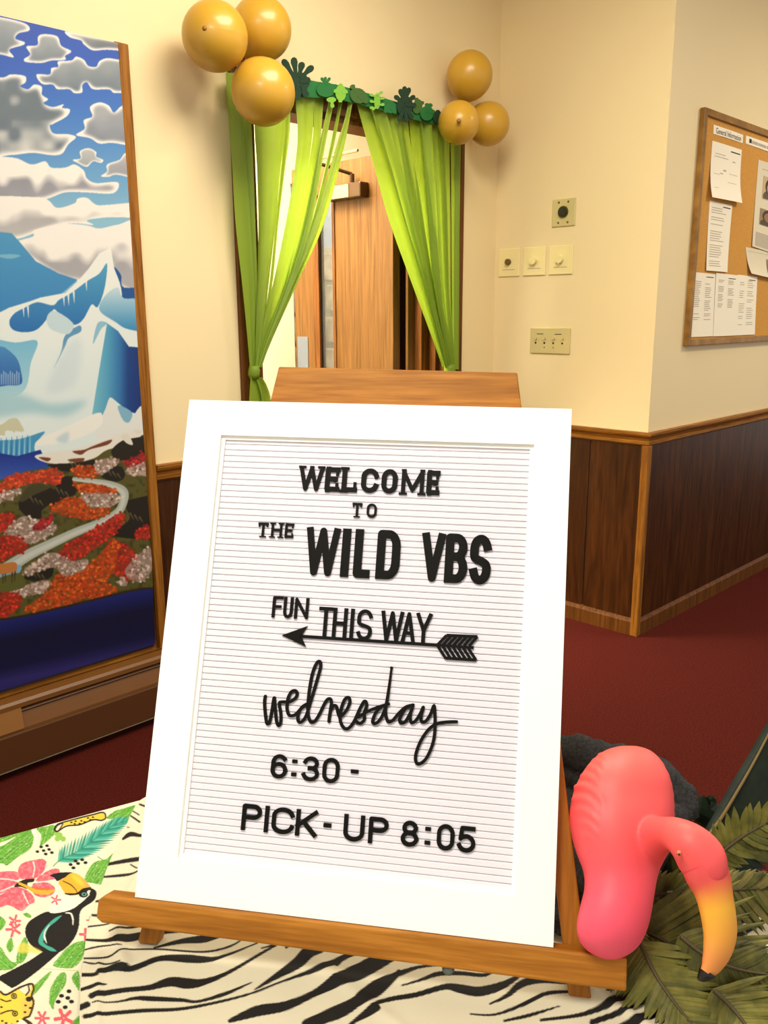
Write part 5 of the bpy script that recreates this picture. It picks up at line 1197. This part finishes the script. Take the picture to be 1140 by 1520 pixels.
# ------------------------------------------------------------------ flamingo
def flam_mat():
    m, N, L, B = newmat('flamingo_pink_plastic')
    tc = N.new('ShaderNodeTexCoord'); sx = N.new('ShaderNodeSeparateXYZ'); L.new(tc.outputs['Object'], sx.inputs[0])
    mr = N.new('ShaderNodeMapRange'); mr.inputs['From Min'].default_value = .0; mr.inputs['From Max'].default_value = .19; L.new(sx.outputs['Z'], mr.inputs['Value'])
    r = N.new('ShaderNodeValToRGB'); e = r.color_ramp.elements
    e[0].position = 0; e[0].color = (*lin(250, 90, 126), 1); e[1].position = 1; e[1].color = (*lin(246, 100, 84), 1)
    q = e.new(.5); q.color = (*lin(245, 88, 92), 1)
    L.new(mr.outputs[0], r.inputs[0]); L.new(r.outputs[0], B.inputs['Base Color'])
    B.inputs['Roughness'].default_value = .5; B.inputs['Specular IOR Level'].default_value = .35
    B.inputs['Subsurface Weight'].default_value = .15; B.inputs['Subsurface Radius'].default_value = (.02, .006, .004); B.inputs['Subsurface Scale'].default_value = .3
    return m
M['pink'] = flam_mat()
# silhouette of the body: (row, left, right) in photo pixels and its distance from the lens
BODY = [(1107, 922, 944, .850), (1112, 902, 962, .848), (1122, 886, 976, .845), (1136, 872, 986, .84), (1155, 860, 995, .835), (1180, 850, 1000, .83), (1210, 845, 1001, .82), (1240, 848, 998, .81), (1268, 856, 989, .80), (1295, 866, 978, .79), (1320, 867, 973, .782), (1345, 861, 969, .776), (1370, 856, 964, .772), (1392, 858, 956, .77), (1408, 868, 945, .77), (1419, 884, 930, .77), (1424.5, 900, 915, .77)]
BQ = cr(BODY, False, 4)
def body_at(y):
    return [np.interp(y, BQ[:, 0], BQ[:, k]) for k in (1, 2, 3)]
HD = .86
def skin_pt(x, y, k=0.):
    a, b, dc = body_at(y); c, hw = (a + b) / 2, (b - a) / 2
    q = np.clip((x - c) / hw, -.98, .98)
    return dep(x, y, dc - HD * hw * dc / FPX * math.sqrt(1 - q * q) + k)
foot = dep(907, 1424, .77)
fl = thing('flamingo', 'pink plastic flamingo figure leaning on the easel ledge with drooping yellow beak', 'flamingo', foot)
mb = MB(); K = 40
for y, a, b, dc in BQ:
    c, hw = (a + b) / 2, (b - a) / 2
    for k in range(K):
        t = 2 * math.pi * k / K
        mb.v.append(tuple(dep(c + hw * math.cos(t), y, dc - HD * hw * dc / FPX * math.sin(t))))
nR = len(BQ)
for i in range(nR - 1):
    for k in range(K): mb.f.append((i * K + k, (i + 1) * K + k, (i + 1) * K + (k + 1) % K, i * K + (k + 1) % K))
mb.f.append(tuple(range(K))); mb.f.append(tuple(range((nR - 1) * K, nR * K))[::-1])
HEADP = [(918, 1310, .81, 44), (935, 1276, .803, 44), (955, 1254, .792, 36), (974, 1241, .774, 28), (989, 1237, .757, 23.5), (1004, 1239, .742, 25), (1023, 1252, .731, 32), (1039, 1271, .729, 36.3), (1047, 1289, .728, 33.5), (1051, 1300, .7278, 28.5), (1054, 1309, .7275, 20)]
HQ = cr(HEADP, False, 4)
mb.tube([dep(x, y, d) for x, y, d, r in HQ], [r * d / FPX for x, y, d, r in HQ], 24)
# feather relief on the wing side and the scalloped back edge
def zf(x, y): return (820 + x / 5.7, 1090 + y / 5.7)
for pts, w in (([(395, 165), (440, 195), (470, 250)], 3.6), ([(345, 215), (420, 255), (450, 330)], 3.8), ([(300, 270), (380, 310), (420, 380), (425, 440)], 4.2), ([(240, 350), (330, 370), (390, 430), (410, 500)], 4.4), ([(175, 450), (260, 445), (350, 480), (420, 560), (430, 610)], 5.2), ([(170, 555), (260, 545), (340, 590), (390, 660)], 5.0), ([(190, 650), (270, 640), (350, 700), (400, 770)], 4.6), ([(215, 760), (290, 750), (360, 820), (400, 880)], 4.2), ([(235, 870), (310, 860), (370, 930)], 3.8),
               ([(480, 170), (440, 300), (430, 450), (425, 620), (420, 780), (390, 940), (330, 1060)], 3.2)):
    Q = cr([zf(*p) for p in pts], False, 4); n = len(Q)
    mb.tube([skin_pt(x, y, .0016) for x, y in Q], [w * 1.25 * .82 / FPX * (.45 + .55 * math.sin(math.pi * min(1, (i + 1.5) / (n + 1)))) for i in range(n)], 8)
for y in range(1128, 1232, 15):
    a, b, dc = body_at(y); a2, b2, _ = body_at(y + 13)
    mb.tube([dep(b - 3, y, dc), dep((b + b2) / 2 - 1.5, y + 7, dc), dep(b2 - 3, y + 13, dc)], [.0012, .0026, .0012], 8)
fb = obj('body', mb, M['pink'], fl, sm=True)
rm = fb.modifiers.new('merge', 'REMESH'); rm.mode = 'VOXEL'; rm.voxel_size = .0013; rm.use_smooth_shade = True
sm2 = fb.modifiers.new('soften', 'SMOOTH'); sm2.factor = .5; sm2.iterations = 24
BEAK = [(1045, 1285, .728, 33.4), (1049, 1295, .7278, 33.2), (1054, 1307, .7275, 31.6), (1058, 1319, .727, 29.4), (1062, 1336, .7265, 27.2), (1067, 1362, .726, 26.2), (1069, 1388, .726, 25), (1065, 1412, .726, 22), (1057, 1432, .726, 16.5), (1049, 1444, .726, 11)]
Q = cr(BEAK, False, 6); K = 28; P = []
for i, (x, y, d, r) in enumerate(Q):
    t = Q[min(i + 1, len(Q) - 1)][:2] - Q[max(i - 1, 0)][:2]; t /= np.hypot(*t); nx, ny = -t[1], t[0]
    P.append([dep(x + nx * r * math.cos(w), y + ny * r * math.cos(w), d - r * 1.0 * d / FPX * math.sin(w)) for w in np.linspace(0, 2 * math.pi, K + 1)])
P = np.array(P); yy = np.repeat(Q[:, 1][:, None], K + 1, 1)
ang = np.repeat(np.linspace(0, 2 * math.pi, K + 1)[None], len(Q), 0)
c = lin(ramp([(1290, (245, 90, 92)), (1308, (246, 98, 88)), (1330, (250, 158, 70)), (1350, (252, 186, 62)), (1395, (250, 172, 72)), (1425, (246, 158, 84))], yy))
bk_ = fast_grid('beak', P, printed('beak_plastic', .45), c, fl)
bk_['label'] = 'curved yellow beak'
tip = [(1052, 1440, .7262, 12.6), (1046, 1447, .726, 10.5), (1040, 1452, .726, 6.5), (1036, 1454, .726, 2)]
obj('beak_tip', MB().tube([dep(x, y, d) for x, y, d, r in tip], [r * d / FPX for x, y, d, r in tip], 16), M['black'], fl, sm=True, label='black tip of the beak')
e0 = dep(1008, 1267, .7125)
obj('eye', MB().tube([dep(1008, 1266, .714), dep(1008, 1266, .7095), dep(1008, 1266, .709)], [.0024, .0018, .0008], 12), plain('eye_ring', (206, 120, 90), .5), fl, sm=True)
obj('pupil', MB().tube([dep(1008, 1268, .710), dep(1008, 1268, .7083)], [.0011, .0007], 10), M['black'], fl, sm=True)

# ------------------------------------------------------------------ dark grey cloth heaped behind the flamingo
def noise_at(P, s, seed):
    from mathutils import noise as mn
    return np.array([mn.noise(Vector((p[0] * s + seed, p[1] * s, p[2] * s))) for p in P])
def heap(mb, path, rad, seed, k=26, amp=.42):
    Q = cr(path, False, 6); base = len(mb.v)
    tmp = MB().tube([q[:3] for q in Q], [q[3] for q in Q], k)
    V = np.array(tmp.v); cen = np.repeat(Q[:, :3], k, 0)
    n = noise_at(V, 38, seed) * .6 + noise_at(V, 90, seed + 5) * .35
    V = cen + (V - cen) * (1 + amp * n)[:, None]
    mb.add(V, tmp.f)
def hp(px, py, d, r): return (*dep(px, py, d), r)
mb = MB()
heap(mb, [hp(822, 1112, 1.02, .014), hp(850, 1120, 1.0, .022), hp(890, 1135, .99, .026), hp(940, 1150, .98, .03), (*dep(985, 1170, .97), .028), (*dep(1006, 1192, .96), .022), (*dep(1012, 1216, .955), .016)], 0, 1.)
heap(mb, [hp(826, 1150, 1.0, .022), hp(870, 1170, .99, .03), hp(940, 1195, .97, .036), hp(990, 1220, .95, .028), hp(1000, 1240, .945, .02)], 0, 4.)
heap(mb, [hp(828, 1200, .98, .03), hp(880, 1230, .96, .04), hp(950, 1260, .93, .036), hp(985, 1280, .92, .02)], 0, 8.)
heap(mb, [hp(830, 1270, .94, .022), hp(860, 1300, .925, .034), hp(900, 1330, .905, .032), hp(930, 1350, .895, .02)], 0, 12.)
heap(mb, [hp(836, 1330, .915, .014), hp(858, 1352, .905, .02), hp(885, 1370, .895, .02)], 0, 15.)
heap(mb, [hp(806, 1270, .95, .018), hp(822, 1320, .91, .022), hp(832, 1365, .885, .022), hp(842, 1398, .868, .014)], 0, 19.)
V = np.array(mb.v); V[:, 2] = np.maximum(V[:, 2], ZT + .0095); mb.v = [tuple(v) for v in V]
single('grey_knit_cloth', mb, plain('charcoal_knit', (58, 57, 56), .95, .1, bump=1.0, bscale=700, vary=.35, vscale=260), 'crumpled charcoal grey knit cloth heaped behind the flamingo', 'cloth', sm=True)

# ------------------------------------------------------------------ artificial palm
def leafmat(name, a, b, sc=60):
    m, N, L, B = newmat(name)
    tc = N.new('ShaderNodeTexCoord'); n = N.new('ShaderNodeTexNoise'); n.inputs['Scale'].default_value = sc; n.inputs['Detail'].default_value = 4
    r = N.new('ShaderNodeValToRGB'); r.color_ramp.elements[0].position = .32; r.color_ramp.elements[1].position = .68
    r.color_ramp.elements[0].color = (*lin(*a), 1); r.color_ramp.elements[1].color = (*lin(*b), 1)
    L.new(tc.outputs['Object'], n.inputs['Vector']); L.new(n.outputs['Fac'], r.inputs[0]); L.new(r.outputs[0], B.inputs['Base Color'])
    B.inputs['Roughness'].default_value = .55; B.inputs['Specular IOR Level'].default_value = .3
    return m
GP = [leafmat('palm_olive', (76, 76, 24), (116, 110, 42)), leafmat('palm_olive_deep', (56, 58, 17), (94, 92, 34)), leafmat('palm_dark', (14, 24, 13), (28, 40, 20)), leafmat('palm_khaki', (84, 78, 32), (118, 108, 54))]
RIB = plain('palm_rib', (70, 58, 24), .6)
base_p = dep(985, 1345, .93); base_p[2] = ZT + .006
pm = thing('artificial_palm', 'artificial olive green palm fronds spread on the table beside the flamingo', 'artificial plant', base_p)
def leaflet(root, tip, wid, up, mat, parent):
    """folded blade from root to tip"""
    root, tip, up = np.array(root), np.array(tip), np.array(up, float)
    ax = tip - root; L = np.linalg.norm(ax); ax /= L
    side = np.cross(ax, up); side /= np.linalg.norm(side) + 1e-9; nn = np.cross(side, ax)
    mb = MB(); th = .0006
    st = [(0, .5), (.2, .9), (.45, 1.0), (.72, .72), (.9, .3)]
    for s in (0, -th):
        for t, h in st:
            c = root + ax * L * t - nn * L * .10 * t * t
            mb.v += [tuple(c - side * wid * h / 2 - nn * wid * .16 * h + nn * s), tuple(c + nn * s), tuple(c + side * wid * h / 2 - nn * wid * .16 * h + nn * s)]
        mb.v.append(tuple(root + ax * L - nn * L * .11 + nn * s))
    n = len(st) * 3 + 1
    for q, fl_ in ((0, 0), (n, 1)):
        for i in range(len(st) - 1):
            for j in (0, 1):
                f = (q + i * 3 + j, q + i * 3 + j + 1, q + i * 3 + j + 4, q + i * 3 + j + 3)
                mb.f.append(f if not fl_ else f[::-1])
        e = q + (len(st) - 1) * 3
        for j in (0, 1):
            f = (e + j, e + j + 1, q + n - 1); mb.f.append(f if not fl_ else f[::-1])
    return obj('leaflet', mb, mat, parent)
def frond(pts, n, up_len, dn_len, wid, mat, a_up=62, a_dn=62, droop=.0, rib=.0022, jit=5, dj=.012):
    """pts: (px,py,depth) along the rachis; leaflets fan out to both sides in the plane facing the room light"""
    Q = cr(pts, False, 8); W = [dep(*q) for q in Q]
    fr = obj('frond', MB().tube(W, [rib * (1 - .6 * i / len(W)) for i in range(len(W))], 8), RIB, pm, sm=True)
    s = np.linspace(0, len(Q) - 1.001, n)
    for i, t in enumerate(s):
        k = int(t); u = t - k; q = Q[k] * (1 - u) + Q[k + 1] * u
        d = Q[min(k + 1, len(Q) - 1)][:2] - Q[k][:2]; d /= np.hypot(*d) + 1e-9
        a0 = math.atan2(d[1], d[0]); f = i / (n - 1); env = (.55 + .45 * math.sin(math.pi * min(1, f * .75 + .2))) * (1 - .55 * max(0, f - .8) / .2)
        for sgn, ln_, an in ((-1, up_len, a_up), (1, dn_len, a_dn)):
            if ln_ <= 0: continue
            a = a0 + sgn * math.radians(an * (1 - .45 * f) + random.uniform(-jit, jit)); l = ln_ * env * random.uniform(.88, 1.1)
            r0 = dep(*q); tp_ = dep(q[0] + math.cos(a) * l, q[1] + math.sin(a) * l, q[2] - droop * l / 100 + random.uniform(-dj, dj) * .4)
            if tp_[2] < ZT + .007: tp_[2] = ZT + .007
            leaflet(r0, tp_, wid * q[2] / FPX, -ray(q[0], q[1]) + np.array([0, 0, .5]) + rng.normal(0, .12, 3), mat if random.random() < .8 else GP[1], fr)
    return fr
# behind: dark fronds
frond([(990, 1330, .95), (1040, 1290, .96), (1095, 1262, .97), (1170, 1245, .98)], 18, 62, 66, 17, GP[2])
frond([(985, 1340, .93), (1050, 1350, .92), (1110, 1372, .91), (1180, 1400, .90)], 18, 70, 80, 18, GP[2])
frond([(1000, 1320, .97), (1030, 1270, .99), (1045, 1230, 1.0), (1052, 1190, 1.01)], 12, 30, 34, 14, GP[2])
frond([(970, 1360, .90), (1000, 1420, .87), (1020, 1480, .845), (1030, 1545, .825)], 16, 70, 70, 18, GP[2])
# olive fronds in the light
frond([(1060, 1275, .90), (1090, 1250, .90), (1125, 1228, .90), (1180, 1200, .90)], 14, 44, 48, 13, GP[0], 70, 66)
frond([(930, 1334, .865), (990, 1326, .86), (1060, 1322, .855), (1130, 1318, .85), (1200, 1316, .845)], 34, 48, 94, 12, GP[3], 52, 74, droop=.006, rib=.0026, jit=3)
frond([(940, 1376, .835), (985, 1396, .825), (1030, 1432, .81), (1075, 1478, .79), (1150, 1545, .765)], 44, 150, 132, 11, GP[0], 60, 66, droop=.01, rib=.0024, jit=4)
frond([(935, 1372, .83), (944, 1400, .815), (950, 1440, .80), (956, 1500, .785)], 14, 34, 40, 11, GP[0], 40, 44, droop=.012)
frond([(1010, 1390, .80), (1050, 1420, .785), (1100, 1440, .77), (1180, 1450, .755)], 30, 70, 116, 10.5, GP[1], 58, 66, droop=.008)
frond([(950, 1400, .80), (975, 1450, .78), (1010, 1500, .76), (1060, 1560, .74)], 32, 96, 104, 10.5, GP[0], 60, 60, droop=.006)
frond([(1060, 1470, .765), (1090, 1500, .75), (1120, 1540, .735), (1160, 1600, .72)], 24, 96, 96, 10.5, GP[0], 60, 60, droop=.004)
# broad dark leaf at the back corner of the table
L0 = [(1052, 1240, .955), (1072, 1212, .96), (1096, 1172, .965), (1122, 1126, .97), (1150, 1072, .975)]
Q = cr(L0, False, 8); rows = []
for i, q in enumerate(Q):
    f = i / (len(Q) - 1); wl_ = 9 + 4 * math.sin(math.pi * f); wr = 20 + 95 * math.sin(math.pi * min(1, f * .9 + .08))
    rows.append([dep(q[0] - wl_, q[1] - wl_ * .35, q[2] + .006), dep(q[0] - wl_ * .5, q[1] - wl_ * .15, q[2] + .002), dep(q[0], q[1], q[2]), dep(q[0] + wr * .35, q[1] + wr * .18, q[2] + .006), dep(q[0] + wr * .7, q[1] + wr * .38, q[2] + .016), dep(q[0] + wr, q[1] + wr * .56, q[2] + .034)])
R2 = np.array(rows); back = R2 + np.array([0.0006, 0.0006, -.0006])
obj('broad_leaf', MB().grid(R2[:, ::-1]).grid(back), GP[2], pm, sm=True, label='broad dark green leaf')
obj('leaf_rib', MB().tube([dep(q[0], q[1], q[2] - .002) for q in Q], [.0022 * (1 - .5 * i / len(Q)) for i in range(len(Q))], 8), plain('leaf_rib_tan', (120, 98, 44), .6), pm, sm=True)
obj('stem', MB().tube([dep(*L0[0]), dep(1030, 1285, .95), dep(1000, 1330, .935), base_p], [.003, .004, .005, .006], 10), RIB, pm, sm=True)
for cx, cy, d, l, a, w in ((1040, 1200, 1.0, 40, -80, 26), (1058, 1218, .985, 44, 30, 26), (1070, 1232, .97, 36, 10, 22), (1085, 1246, .96, 44, 60, 22)):
    t = math.radians(a); leaflet(dep(cx - math.cos(t) * l * .5, cy - math.sin(t) * l * .5, d), dep(cx + math.cos(t) * l * .5, cy + math.sin(t) * l * .5, d), w * d / FPX, -ray(cx, cy), GP[2], pm)
